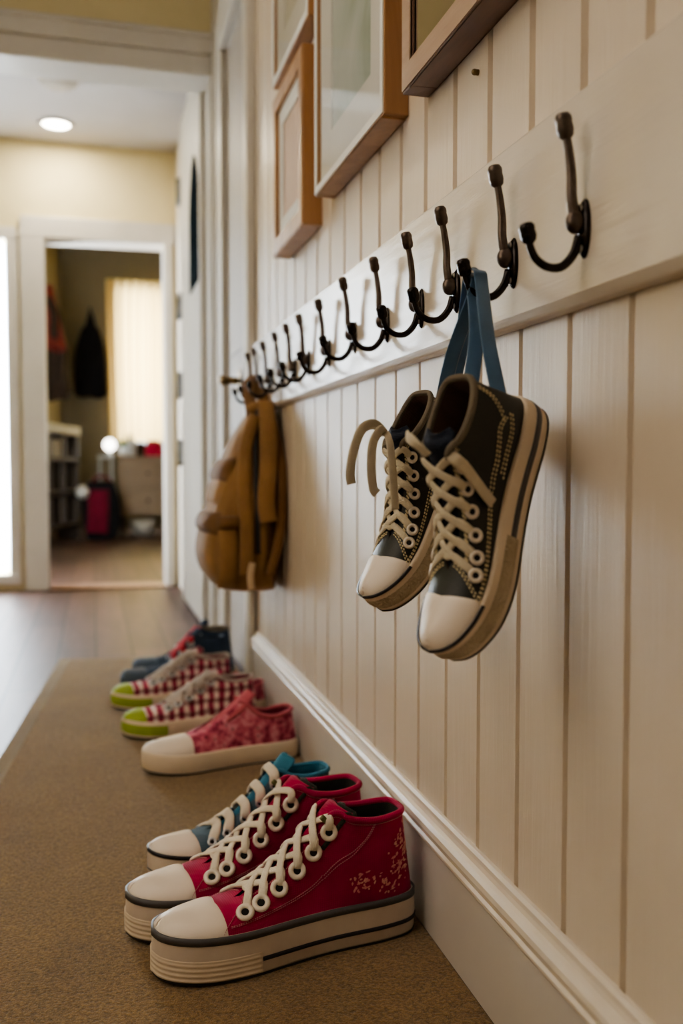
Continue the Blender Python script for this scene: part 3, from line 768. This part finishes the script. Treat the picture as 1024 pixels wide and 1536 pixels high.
# ------------------------------------------------------------------ coat hooks
def make_hook(label):
    t = thing('coat_hook', label, 'coat hook', (W-.016, 0, .67), group='dark coat hooks along the rail')
    m = MB()      # oval back plate, domed
    P = []
    for k, (r_, x) in enumerate(((1, 0.), (1, -.002), (.88, -.004), (.55, -.0055), (.02, -.006))):
        P.append([(x, .0085*r_*math.cos(a), .021*r_*math.sin(a)) for a in np.linspace(0, 2*math.pi, 24, endpoint=False)])
    m.grid(P, False, True); bp = m.build('back_plate', M['bronze2'], t)
    for z in (-.014, .014):
        m = MB(); m.ball((-.0052, 0, z), (.0018, .0032, .0032), 8); m.build('screw', M['steel'], bp)
    m = MB()      # neck boss
    m.ball((-.009, 0, .004), (.0075, .0062, .0085), 10); m.build('boss', M['bronze'], t)
    up = smooth_path([(-.009, 0, .004), (-.012, 0, .020), (-.0125, 0, .036), (-.0145, 0, .052), (-.0170, 0, .064)], 18)
    m = MB(); m.tube(up, np.linspace(.0042, .0030, 18), 10); m.build('upper_arm', M['bronze'], t)
    m = MB(); d = V(-.2, 0, 1.)
    prof = [(0, .0032), (.002, .0052), (.006, .0062), (.011, .0058), (.0125, .0062), (.015, .0060), (.0175, .0045), (.0185, .001)]
    d /= np.linalg.norm(d); a = V(0, 1, 0); b = np.cross(d, a)
    m.grid([[up[-1]+d*(h-.003)+r_*(math.cos(q)*a+math.sin(q)*b) for q in np.linspace(0, 2*math.pi, 14, endpoint=False)] for h, r_ in prof], False, True)
    m.build('upper_knob', M['bronze'], t)
    lo = smooth_path([(-.006, 0, -.006), (-.010, 0, -.018), (-.019, 0, -.0275), (-.030, 0, -.0285), (-.039, 0, -.0235), (-.0435, 0, -.0155), (-.0445, 0, -.0100)], 26)
    m = MB(); m.tube(lo, np.linspace(.0036, .0026, 26), 10); m.build('lower_arm', M['bronze2'], t)
    m = MB(); d = V(-.25, 0, 1); d /= np.linalg.norm(d); b = np.cross(d, a)
    m.grid([[lo[-1]+d*(h*.8-.003)+r_*.95*(math.cos(q)*a+math.sin(q)*b) for q in np.linspace(0, 2*math.pi, 14, endpoint=False)] for h, r_ in prof], False, True)
    m.build('lower_knob', M['bronze2'], t)
    return t
HY = [.604, .720, .845, .945, .1064*10, 1.205, 1.345, 1.480, 1.585, 1.690, 1.815, 1.920, 2.0]
HL = ['dark bronze coat hook nearest the camera, out in front of its curved wall shadow',
      'dark bronze coat hook with blue ribbons looped over its lower arm',
      'dark bronze coat hook just beyond the one holding the blue ribbons',
      'fourth coat hook from the near end of the rail, above the far hanging shoe',
      'fifth coat hook from the near end of the rail', 'sixth coat hook from the near end of the rail', 'seventh coat hook from the near end of the rail',
      'eighth coat hook from the near end of the rail', 'ninth coat hook from the near end of the rail', 'tenth coat hook from the near end of the rail',
      'third last coat hook of the rail, just before the hook carrying the tan backpack', 'coat hook near the door casing carrying the tan backpack', 'last coat hook at the far end of the rail beside the door casing']
hook0 = make_hook(HL[0])
for i, y in enumerate(HY):
    h = hook0 if i == 0 else copy_tree(hook0)
    h.location = (W-.0148, y, .67+(.004 if i == 5 else 0)); h.rotation_euler = (0, 0, 0); h['label'] = HL[i]

# ------------------------------------------------------------------ shoes on the rug
stitch_red = [([(3.0, .98), (3.55, .75), (4.5, .50), (5.8, .32), (7.2, .26), (9.4, .24)], 0, .0085, (.006, .0022)),
              ([(3.06, .98), (3.62, .75), (4.57, .53), (5.85, .35), (7.2, .29), (9.4, .27)], 0, .0085, (.006, .0022)),
              ([(9.7, .06), (9.55, .5), (9.45, .95)], 0, .008, (.006, .0022)),
              ([(5.3, .965), (6.5, .955), (8., .93), (9., .9)], 0, .008, (.006, .0022)),
              ([(.0, .955), (1.5, .955), (3., .95), (4.4, .95), (5.2, .96)], 0, .008, (.006, .0022))]
redkw = dict(L=.284, tongue_up=-.012, style='hi', hs=.157, spring=.016, stitch=stitch_red, M_=dict(thread=M['threadred'], tongue_edge=M['olivelining'], tab=M['tab']),
             stripes=((.137, .162, 0, 14, M['stripegrey'], .0065), (.052, .066, 0, 7.9, M['stripe'], .009)),
             bumper=(7.9, .010, .088, M['rubbercream'], .010, 4), flecks=True)
a = make_shoe('crimson canvas high-top with white laces, nearest shoe on the carpet', mirror=1, group='pair of crimson high-top sneakers', **redkw)
place(a, (.331, .960, 0), (-.985, -.165))
b = make_shoe('crimson canvas high-top standing just behind the nearest crimson one', mirror=-1, group='pair of crimson high-top sneakers', **redkw)
place(b, (.309, 1.048, 0), (-.985, -.165))
c = make_shoe('slate blue canvas high-top with white toe cap and teal lining', .245, 'hi', .15, mirror=1,
              M_=dict(upper=M['bluecanvas'], rim=M['bluerim'], lining=M['bluerim'], tongue=M['bluerim'], eyelet=M['eyeletsilver'], tongue_edge=M['bluerim']),
              laces='bars', eyes=5, lace_w=.052, lace_t=.018, eye_r=.022, eye_off=.07, stripes=((.135, .152, 0, 14, M['stripe'], .0065), (.05, .056, 0, 14, M['stripegrey'], .0068)), tongue_up=.05)
place(c, (.300, 1.168, 0), (-.985, -.17))
d = make_shoe('pink speckled low sneaker with big white toe cap', .270, 'low', .12, mirror=1, group='pair of pink speckled sneakers',
              M_=dict(upper=M['pinkprint'], rim=M['pinkrim'], lining=M['maroon'], tongue=M['pinkrim'], sole=M['rubbercream'], lace=M['lacegrey']), eyes=3, eye_s=(5.6, 8.), laces='none', eyelets=False, tongue_up=.04, cap_x=.71,
              stripes=(), eye_r=.02)
place(d, (.338, 1.588, 0), (-.985, -.17))
e = make_shoe('pink speckled low sneaker mostly hidden between the plaid sneakers', .19, 'low', .12, mirror=-1, group='pair of pink speckled sneakers',
              M_=dict(upper=M['pinkprint'], rim=M['pinkrim'], lining=M['maroon'], tongue=M['pinkrim'], sole=M['rubbercream']), eyes=3, eye_s=(5.6, 8.), laces='none')
place(e, (.341, 1.905, 0), (-.985, -.16))
for lab, loc, mir in (('plaid sneaker with lime green toe, beside the pink sneakers', (.305, 1.80, 0), 1), ('plaid sneaker with lime green toe, next to the navy sneakers', (.290, 2.015, 0), -1)):
    g = make_shoe(lab, .262, 'mid', .12, mirror=mir, group='pair of pink plaid sneakers', M_=dict(upper=M['plaid'], rim=M['lacegrey'], lining=M['maroon'], tongue=M['plaid'], lace=M['lacegrey'], cap=M['green'], sole=M['rubbercream'], eyelet=M['eyeletsilver']), cap_x=.85,
                  bumper=(8.6, .006, .118, M['green'], .012, 0), eyes=5, lace_w=.065, lace_t=.02)
    place(g, loc, (-.985, -.16))
g = make_shoe('navy low sneaker with red laces, at the far end of the row', .25, 'hi', .11, mirror=1, group='pair of navy sneakers', M_=dict(upper=M['navy'], rim=M['navy'], lining=M['coatblack'], tongue=M['navy'], lace=M['redlace'], cap=M['navyrub'], sole=M['navyrub'], eyelet=M['eyeletsilver']), eyes=3, eye_s=(5.3, 7.2), lace_w=.05, tongue_up=.05)
place(g, (.300, 2.18, 0), (-.985, -.16))
g = make_shoe('navy low sneaker with red laces, furthest shoe on the carpet', .25, 'hi', .11, mirror=-1, group='pair of navy sneakers', M_=dict(upper=M['navy'], rim=M['blackrim'], lining=M['coatblack'], tongue=M['navy'], lace=M['redlace'], cap=M['navyrub'], sole=M['navyrub'], eyelet=M['eyeletsilver']), eyes=3, eye_s=(5.3, 7.2), lace_w=.05, tongue_up=.05)
place(g, (.330, 2.30, 0), (-.985, -.16))

# ------------------------------------------------------------------ hanging black pair
sz = (.0105, .0052)
stitch_black = []
for dt in (0, .035, .07): stitch_black.append(([(4.55, .965-dt), (5.2, .93-dt), (6.3-dt*3, .88-dt), (7.6, .82-dt), (8.9, .72-dt)], 0, .0165, sz))
for ds in (0, .16): stitch_black.append(([(1.55+ds, .98), (1.9+ds, .70), (2.6+ds, .42)], 0, .0165, sz))
for dt in (0, .05): stitch_black.append(([(2.6, .40-dt), (3.1, .47-dt), (3.7, .40-dt), (4.6, .30-dt), (6., .26-dt), (7.6, .22-dt), (9.7, .20-dt)], 0, .0165, sz))
for dt in (0, .05): stitch_black.append(([(2.4, .33-dt), (3.0, .25-dt), (3.8, .22-dt), (4.8, .16-dt)], 0, .0165, sz))
for ds in (0, .22): stitch_black.append(([(9.75+ds*.8, .05), (9.62+ds*.8, .5), (9.45+ds*.8, .97)], 0, .0165, sz))
blkM = dict(upper=M['black'], rim=M['blackrim'], lining=M['brownlining'], tongue=M['navytongue'], lace=M['laceold'], thread=M['thread'], sole=M['rubbercream'], cap=M['capwhite'])
blkw = dict(L=.204, style='hung', cap_x=.79, hs=.135, stitch=stitch_black, stripes=((.050, .078, 0, 6.7, M['stripegrey'], .0075), (.126, .139, 9.9, 14, M['stripe'], .006)),
            bumper=(6.7, .006, .128, M['bumper'], .011, 0), rim_r=.013, lace_w=.031, lace_t=.011, eyes=6, eye_r=.025, eye_off=.070, tongue_up=.02, spring=.06)
n_ = V(.0, 1., .2)
strR = [([(5.0, .97, .006), (5.15, .90, .030), (5.3, .76, .026), (5.55, .56, .018), (5.8, .38, .016), (5.95, .24, .016)], None, .044, .010),
        ([(.32, -.05, .52), (.335, -.02, .545), (.36, .03, .55), (.385, .055, .50)], [V(.4, -.2, .9)]*4, .042, .012)]
f_ = V(.15, -1., .1)
strL = [([(.34, -.01, .50), (.345, -.03, .575), (.40, -.035, .625), (.50, -.04, .62), (.60, -.045, .585), (.64, -.05, .555)], [V(.3, -.8, .5), f_, f_, f_, f_, f_], .046, .010),
        ([(.34, -.01, .50), (.36, -.05, .55), (.43, -.06, .56), (.52, -.07, .525), (.60, -.08, .47), (.615, -.085, .44)], [V(.3, -.8, .5), f_, f_, f_, f_, f_], .044, .010),
        ([(.34, -.02, .50), (.38, -.075, .50), (.46, -.10, .455), (.56, -.11, .385), (.63, -.115, .335)], [V(.3, -.8, .5), f_, f_, f_, f_], .040, .010)]
def hang(o, heel, pitch, yaw, roll):
    """pitch turns the toe down from -x; yaw turns the top towards the viewer"""
    R = Matrix.Rotation(yaw, 4, 'Z') @ Matrix.Rotation(-pitch, 4, 'Y') @ Matrix.Rotation(math.pi, 4, 'Z') @ Matrix.Rotation(roll, 4, 'X')
    o.matrix_world = Matrix.Translation(heel) @ R; return o
k1 = make_shoe('black high-top with cream laces and gold stitching, nearer of the hanging pair', mirror=1, group='pair of black high-tops hung from a hook', **{**blkw, 'M_': {**blkM, 'strands': strR}})
hang(k1, (.331, .668, .546), math.radians(69), math.radians(24), 0)
k2 = make_shoe('black high-top with looped cream lace bow, farther of the hanging pair', mirror=-1, group='pair of black high-tops hung from a hook', **{**blkw, 'L': .19, 'M_': {**blkM, 'strands': strL}})
hang(k2, (.342, .797, .532), math.radians(57), math.radians(22), 0)

# blue ribbons over the lower arm of the second hook
hx, hz = W-.016-.0445, .668
def ribbon_loop(label, ya, pa, pb, dyt, w=.0125):
    top = V(hx+.010, .718+dyt, hz-.009)
    path = smooth_path([pa, V(*pa)*.55+top*.45+V(-.003, -.004, 0), top+V(.0, -.008, -.012), top+V(0, -.004, .0), top+V(0, .003, .0015), top+V(0, .009, -.010), V(*pb)*.5+top*.5+V(.004, .004, 0), pb], 60)
    nr = [V(math.sin(.6+2.2*u)*.6-.5, -.8, .1) for u in np.linspace(0, 1, 60)]
    T = np.gradient(path, axis=0); nr = [np.array(n)+V(0, 0, .9*math.exp(-((u-.5)/.09)**2)) for n, u in zip(nr, np.linspace(0, 1, 60))]
    o = MB().sweep(path, w, .0012, nr, 10, power=.7).build('ribbon', M['ribbon']); return tag(o, label, 'ribbon', 'blue ribbons holding the black shoes')
ribbon_loop('flat blue satin ribbon looped over a hook, carrying the nearer black shoe', 0, (.301, .662, .552), (.283, .680, .555), -.004)
ribbon_loop('flat blue satin ribbon looped over a hook, carrying the farther black shoe', 0, (.287, .758, .537), (.305, .795, .534), .008)

# ------------------------------------------------------------------ tan backpack
t = thing('backpack', 'tan canvas backpack with flap pockets hanging from a coat hook', 'backpack', (.29, 1.86, .262))
bx, by, bz = .29, 1.86, .262
sec = [(.264, .262, .342, .085), (.270, .232, .345, .112), (.290, .214, .346, .124), (.333, .206, .347, .130), (.40, .214, .347, .128), (.45, .226, .347, .122), (.52, .250, .347, .106), (.57, .274, .346, .084), (.605, .296, .344, .060), (.625, .312, .342, .034), (.63, .322, .338, .012)]
def bag_section(u, n=48, grow=0.):
    z, x0, x1, hy = cr(np.array(sec), u); cx, rx = (x0+x1)/2, (x1-x0)/2+grow; hy += grow
    out = []
    for a in np.linspace(0, 2*math.pi, n, endpoint=False):
        c, s = math.cos(a), math.sin(a)
        wr = 1+.022*math.sin(7*a+u*1.3)+.015*math.sin(13*a-u*2)
        out.append(V(cx+rx*math.copysign(abs(c)**.62, c)*wr, 1.86+hy*math.copysign(abs(s)**.62, s)*wr, z)-V(bx, by, bz))
    return out
m = MB(); m.grid([bag_section(u) for u in np.linspace(0, len(sec)-1, 44)], False, True)
m.add(bag_section(0), [list(range(48))]); m.build('body', M['tan'], t)
def pad(name, y0, y1, z0, z1, thick, mm, parent, side='front'):
    """puffy panel on the bag's front (-x) or near side (-y)"""
    P = []
    for u in np.linspace(0, 1, 14):
        row = []
        for v in np.linspace(0, 1, 14):
            z = z0+(z1-z0)*v; k = np.interp(z, [s[0] for s in sec], range(len(sec))); zz, x0, x1, hy = cr(np.array(sec), k)
            pf = (math.sin(math.pi*u)*math.sin(math.pi*v))**.35*thick
            if side == 'front':
                y = y0+(y1-y0)*u; cur = .018*((y-1.86)/.13)**4
                row.append(V(x0-pf+cur+.004, y, z)-V(bx, by, bz))
            else:
                x = y0+(y1-y0)*u; row.append(V(x, 1.86-hy-pf+.004, z)-V(bx, by, bz))
        P.append(row)
    return MB().grid(P).build(name, mm, parent)
pk = pad('front_pocket', 1.755, 1.965,   .285, .405, .014, M['tan'], t)
pad('pocket_flap', 1.75, 1.97, .375, .418, .021, M['tandark'], pk)
pk = pad('front_pocket', 1.77, 1.95, .43, .50, .011, M['tan'], t)
pad('pocket_flap', 1.765, 1.955, .475, .522, .018, M['tandark'], pk)
pk = pad('side_pocket', .222, .262, .275, .40, .016, M['tan'], t, 'side'); pad('pocket_flap', .220, .264, .385, .412, .022, M['tandark'], pk, 'side')
def strap(name, pts, w, th, nr, mm, parent=t, n=36):
    return MB().sweep(smooth_path([V(*p)-V(bx, by, bz) for p in pts], n), w, th, nr, 12, power=.75).build(name, mm, parent)
strap('gap_shade', [(.308, 1.790, .612), (.298, 1.762, .56), (.296, 1.742, .49), (.296, 1.732, .42), (.297, 1.730, .34)], .010, .008, V(0, -1, 0), M['dark'])  # dark strip standing in for the shaded gap between the straps
strap('side_strap', [(.300, 1.775, .600), (.278, 1.752, .540), (.272, 1.735, .46), (.274, 1.722, .38), (.272, 1.722, .30)], .026, .014, V(0, -1, 0), M['tan'])
s2 = strap('shoulder_strap', [(.325, 1.800, .625), (.322, 1.755, .570), (.318, 1.736, .500), (.312, 1.726, .44), (.316, 1.722, .40)], .034, .024, V(0, -1, .1), M['tan'])
strap('shoulder_strap', [(.337, 1.800, .600), (.345, 1.740, .50), (.338, 1.724, .38), (.318, 1.722, .30)], .018, .012, V(0, -1, 0), M['tandark'])
strap('zip_pull', [(.284, 1.716, .325), (.280, 1.714, .300), (.282, 1.714, .275)], .013, .005, V(0, -1, 0), M['tantag'])
strap('hang_loop', [(.300, 1.81, .605), (.298, 1.835, .645), (.302, 1.865, .674), (.312, 1.89, .6805), (.320, 1.88, .67), (.330, 1.85, .64), (.336, 1.82, .61)], .024, .007, V(-.4, -.7, .4), M['tandark'])
strap('top_band', [(.292, 1.806, .612), (.315, 1.800, .622), (.340, 1.806, .612)], .022, .014, V(0, -1, .2), M['tan'])

# ------------------------------------------------------------------ back room things (far beyond the doorway)
BR = math.atan2(.95, .24)-math.pi/2     # bookcase turned to follow its wall
t = thing('cubby_shelf', 'low dark cubby shelf with pale top, against the back room wall', 'shelf', (-.34, 6.15, 0), BR)
Lg, Dp, Hh = .98, .16, .80
m = MB(); m.b2((-Dp, 0, Hh-.06), (.012, Lg, Hh)); m.build('top', M['shelftop'], t, .004)
m = MB()
for y in (0, Lg-.03): m = MB(); m.b2((-Dp, y, -.012), (0, y+.03, Hh-.06)); m.build('side_panel', M['shelfdark'], t, .003)
for y in (.31, .64): m = MB(); m.b2((-Dp, y, .09), (-.005, y+.025, Hh-.035)); m.build('divider', M['shelfdark'], t)
for z in (.08, .32, .55): m = MB(); m.b2((-Dp, .03, z), (-.003, Lg-.03, z+.03)); m.build('shelf_board', M['shelfdark'], t, .003)
m = MB(); m.b2((-Dp, .03, .09), (-Dp+.008, Lg-.03, Hh-.035)); m.build('back_panel', M['shelfdark'], t)
def at_shelf(x, y, z): c, s = math.cos(BR), math.sin(BR); return (-.34+c*x-s*y, 6.15+s*x+c*y, z)
for lab, (y, z, w, h), mm in (('pale cloth box in the upper near cubby of the dark shelf', (.17, .58, .22, .14), M['bowl']), ('pale cloth box in the upper middle cubby of the dark shelf', (.49, .58, .24, .12), M['bowl']),
                              ('pale grey box in the middle row of the dark shelf', (.17, .35, .2, .12), M['plastic']), ('white box in the bottom near cubby of the dark shelf', (.17, .11, .18, .15), M['bowl'])):
    b_ = thing('storage_box', lab, 'box', at_shelf(-.075, y, z), BR, 'boxes on the cubby shelf')
    m = MB(); m.b2((-.055, -w/2, 0), (.055, w/2, h*.8)); m.build('box_body', mm, b_, .006)
    m = MB(); m.b2((-.058, -w/2-.004, h*.8), (.058, w/2+.004, h)); m.build('lid', mm, b_, .004)
# chest of drawers
t = thing('chest_of_drawers', 'light brown chest of drawers under the back room window', 'chest', (.37, 7.3, 0))
m = MB(); m.b2((-.18, 0, .14), (.24, .34, .57)); m.build('carcass', M['chest'], t, .004)
m = MB(); m.b2((-.195, -.012, .57), (.255, .35, .595)); m.build('top', M['chest'], t, .004)
for z in (.155, .365):
    m = MB(); m.b2((-.165, -.014, z), (.225, 0, z+.19)); dr = m.build('drawer', M['chest'], t, .004)
    m = MB(); m.ball((.03, -.024, z+.10), .014, 8); m.build('knob', M['bronze'], dr)
for x in (-.165, .205):
    for y in (.01, .31): m = MB(); m.b2((x, y, -.012), (x+.03, y+.03, .14)); m.build('leg', M['shelfdark'], t)
t = thing('wash_bowl', 'pale bowl standing on the floor under the chest of drawers', 'bowl', (.37, 7.40, -.012))
m = MB(); pr = [(.0, 0), (.06, 0), (.085, .02), (.10, .07), (.108, .115), (.10, .115), (.09, .07), (.07, .03), (0, .02)]
m.grid([[(r_*math.cos(a), r_*math.sin(a), z) for a in np.linspace(0, 2*math.pi, 26, endpoint=False)] for r_, z in pr], False, True); m.build('bowl_body', M['bowl'], t)
def lathe_thing(name, label, cat, loc, pr, mm, group=None, part='bottle_body'):
    t = thing(name, label, cat, loc, group=group)
    MB().grid([[(r_*math.cos(a), r_*math.sin(a), z) for a in np.linspace(0, 2*math.pi, 22, endpoint=False)] for r_, z in pr], False, True).build(part, mm, t)
    return t
bt = lathe_thing('spray_bottle', 'frosted white bottle on the chest beside the window', 'bottle', (.285, 7.42, .595), [(0, 0), (.035, 0), (.038, .02), (.038, .10), (.03, .125), (.012, .135), (.012, .15), (0, .15)], M['plastic'])
m = MB(); m.grid([[(r_*math.cos(a), r_*math.sin(a), z) for a in np.linspace(0, 2*math.pi, 16, endpoint=False)] for r_, z in ((.016, .145), (.016, .175), (0, .175))], False, True); m.build('cap', M['ball'], bt)
def cloth_heap(name, label, cat, loc, r, h, mm, seed, group=None):
    rs = random.Random(seed); t = thing(name, label, cat, loc, group=group); P = []
    ph = [rs.uniform(0, 6) for _ in range(6)]
    for i in range(13):
        v = i/12; row = []
        for a in np.linspace(0, 2*math.pi, 40, endpoint=False):
            k = math.cos(v*math.pi/2)**.5*(1+.10*math.sin(3*a+ph[0]+3*v)+.07*math.sin(5*a+ph[1]-4*v))
            row.append((r[0]*k*math.cos(a), r[1]*k*math.sin(a), h*math.sin(v*math.pi/2)*(1+.10*math.sin(2*a+ph[2]))))
        P.append(row)
    m = MB(); m.grid(P, False, True); m.build('cloth', mm, t); return t
cloth_heap('folded_scarf', 'bright red cloth bundle on top of the chest of drawers', 'cloth', (.455, 7.42, .595), (.075, .09), .115, M['bright'], 3)
cloth_heap('dark_cap', 'dark grey cap lying between bottle and red cloth on the chest', 'hat', (.36, 7.58, .595), (.055, .055), .10, M['coatbrown'], 4)
pl = lathe_thing('plant_pot', 'small potted plant on the window side of the chest', 'plant', (.235, 7.56, .595), [(0, 0), (.03, 0), (.04, .06), (.036, .06), (0, .05)], M['plastic'], part='pot')
m = MB()
for k in range(9):
    a = k*.7; m.sweep(smooth_path([(0, 0, .05), (.03*math.cos(a), .03*math.sin(a), .11), (.06*math.cos(a), .06*math.sin(a), .13+.03*(k % 3))], 8), [.004, .012, .02, .024, .022, .016, .010, .003], .002, V(0, 0, 1), 6)
m.build('leaves', M['leaf'], pl)
# ball-shaped lamp by the window
lp = lathe_thing('globe_lamp', 'small lit globe lamp on a grey side stand beside the chest', 'lamp', (.125, 7.55, .602), [(0, 0), (.03, 0), (.03, .012), (.012, .02), (.012, .04), (0, .04)], M['plastic'], part='lamp_base')
MB().ball((0, 0, .085), .048, 12).build('globe', emit('globe_glass', (1., .95, .85), 5.), lp)
t = thing('side_stand', 'narrow grey stand carrying the globe lamp beside the chest', 'stand', (.10, 7.55, 0))
m = MB(); m.b2((-.07, -.09, .58), (.05, .09, .602)); m.build('top', M['plastic'], t, .003)
for x in (-.06, .03):
    for y in (-.08, .065): m = MB(); m.b2((x, y, -.012), (x+.014, y+.014, .58)); m.build('leg', M['plastic'], t)
# red bag and white ball on the floor
t = thing('duffel_bag', 'wine red and black bag standing on the floor beside the chest', 'bag', (.05, 7.0, -.012))
P = []
for v in np.linspace(0, 1, 16):
    z = .42*v; k = (1-max(0, v-.6)**2*2.2)*(.75+.25*math.sin(min(1, v*3)*math.pi/2))
    P.append([(.135*k*math.copysign(abs(math.cos(a))**.7, math.cos(a))*(1+.05*math.sin(5*a+v*6)), .10*k*math.copysign(abs(math.sin(a))**.7, math.sin(a)), z) for a in np.linspace(0, 2*math.pi, 36, endpoint=False)])
m = MB(); m.grid(P, False, True); m.add(P[-1], [list(range(36))]); m.build('bag_body', M['coatblack'], t)
m = MB(); m.sweep(smooth_path([(-.03, -.098, .05), (-.02, -.108, .2), (-.02, -.10, .36)], 14), .15, .02, V(0, -1, 0), 12, power=.6); m.build('front_panel', M['bagred'], t)
m = MB(); m.sweep(smooth_path([(-.08, -.05, .36), (-.03, -.06, .45), (.05, -.05, .44), (.09, -.04, .34)], 16), .02, .008, None, 8); m.build('handle', M['bagred'], t)
MB().ball((-.13, -.125, .345), .048, 14).build('white_ball', M['ball'], t)  # loose white ball, attached to the bag's corner as one of its parts
# coats: hung cloth, narrow at the loop and flared below
def coat(name, label, loc, w, h, d, mm, mm2, nrm_ang, seed):
    rs = random.Random(seed); t = thing(name, label, 'coat', loc, nrm_ang, 'coats hanging in the back room'); P = []
    for v in np.linspace(0, 1, 22):
        ww = w*(.05+.95*min(1, v*1.15)**.9); row = []
        for a in np.linspace(0, 2*math.pi, 44, endpoint=False):
            fo = 1+.22*math.sin(6*a+seed)*v
            row.append((ww/2*math.cos(a)*(1+.06*math.sin(4*v+seed)), -d/2+d/2*math.sin(a)*fo*(.4+.6*v), -h*v+(.05*h*math.cos(2*a+seed)*v*v)))
        P.append(row)
    m = MB(); m.grid(P, False, True); m.build('coat_body', mm, t)
    for sx in (-1, 1):
        m = MB(); m.tube(smooth_path([(sx*w*.16, -d*.6, -h*.22), (sx*w*.34, -d*.8, -h*.5), (sx*w*.36, -d*.75, -h*.86)], 14), np.linspace(.022, .034, 14), 10); m.build('sleeve', mm2, t)
    m = MB(); m.tube(smooth_path([(-.01, -.01, -.02), (0, -.005, .03), (.01, -.01, -.02)], 10), .004, 8); m.build('hang_tab', mm2, t)
    return t
coat('hung_coat', 'black coat hanging on the khaki wall left of the curtain', (-.012, 8.39, 1.86), .29, .72, .09, M['coatblack'], M['coatblack'], 0, 1)
wa = math.atan2(4.2, .55)
coat('hung_coat', 'dark brown coat hanging above the cubby shelf', (-.385, 7.35, 1.70), .26, .66, .22, M['coatbrown'], M['coatbrown'], wa, 2)
coat('hung_coat', 'dull red coat hanging beside the doorway edge above the cubby shelf', (-.432, 7.0, 1.80), .24, .45, .24, M['coatred'], M['coatbrown'], wa, 5)

# ================================================================== CAMERA
cam = bpy.data.cameras.new('camera'); co = bpy.data.objects.new('camera', cam); COL.objects.link(co)
cam.sensor_fit = 'VERTICAL'; cam.sensor_height = 36; cam.lens = 1400/1536*36
p_, y_ = math.radians(2.66), math.radians(14.86)
co.location = (0, 0, .5); co.rotation_euler = (math.pi/2-p_, 0, -y_)
cam.clip_start = .02
cam.dof.use_dof = True; cam.dof.focus_distance = .88; cam.dof.aperture_fstop = 3.9; cam.dof.aperture_blades = 0
SC.camera = co

# ================================================================== LIGHT
def area(name, loc, target, sx, sy, e, c):
    l = bpy.data.lights.new(name, 'AREA'); l.shape = 'RECTANGLE'; l.size = sx; l.size_y = sy; l.energy = e; l.color = c
    o = bpy.data.objects.new(name, l); COL.objects.link(o); o.location = loc
    o.rotation_euler = (Vector(target)-Vector(loc)).to_track_quat('-Z', 'Y').to_euler(); return o
w = bpy.data.worlds.new('daylight'); SC.world = w; w.use_nodes = True
bg = w.node_tree.nodes['Background']; bg.inputs[0].default_value = (.80, .90, 1., 1); bg.inputs[1].default_value = 1.3
area('window_daylight', (-.64, 4.35, .80), (-.50, 2.0, .75), .6, 1.3, 145, (.90, .95, 1.))
area('back_window_daylight', (.58, 8.75, 1.35), (.50, 6, 1.1), .75, 1.4, 34, (1., .93, .74))
area('hall_overhead_fill', (-.45, .9, 2.08), (-.30, .9, 0), 1.0, 1.6, 8, (1., .86, .68))  # added warm fill from overhead, out of view; no fixture here
area('hall_side_fill', (-1.48, .5, 1.2), (.3, .9, .5), 1.2, 1.2, 8.5, (1., .90, .78))  # added fill from the left, out of view; this wall has no window
area('passage_lamp', (-.125, 3.88, 1.835), (-.125, 3.88, 0), .1, .1, 3, (1., .88, .66))
area('back_room_lamp', (.5, 6.0, 2.43), (.5, 6.0, 0), .5, .5, 2, (1., .85, .62))
SC.view_settings.view_transform = 'AgX'
try: SC.view_settings.look = 'AgX - Medium High Contrast'
except Exception: pass
SC.view_settings.exposure = .66
SC.cycles.use_denoising = True
SC.cycles.max_bounces = 8; SC.cycles.diffuse_bounces = 4; SC.cycles.transparent_max_bounces = 8
SC.cycles.sample_clamp_indirect = 6.0
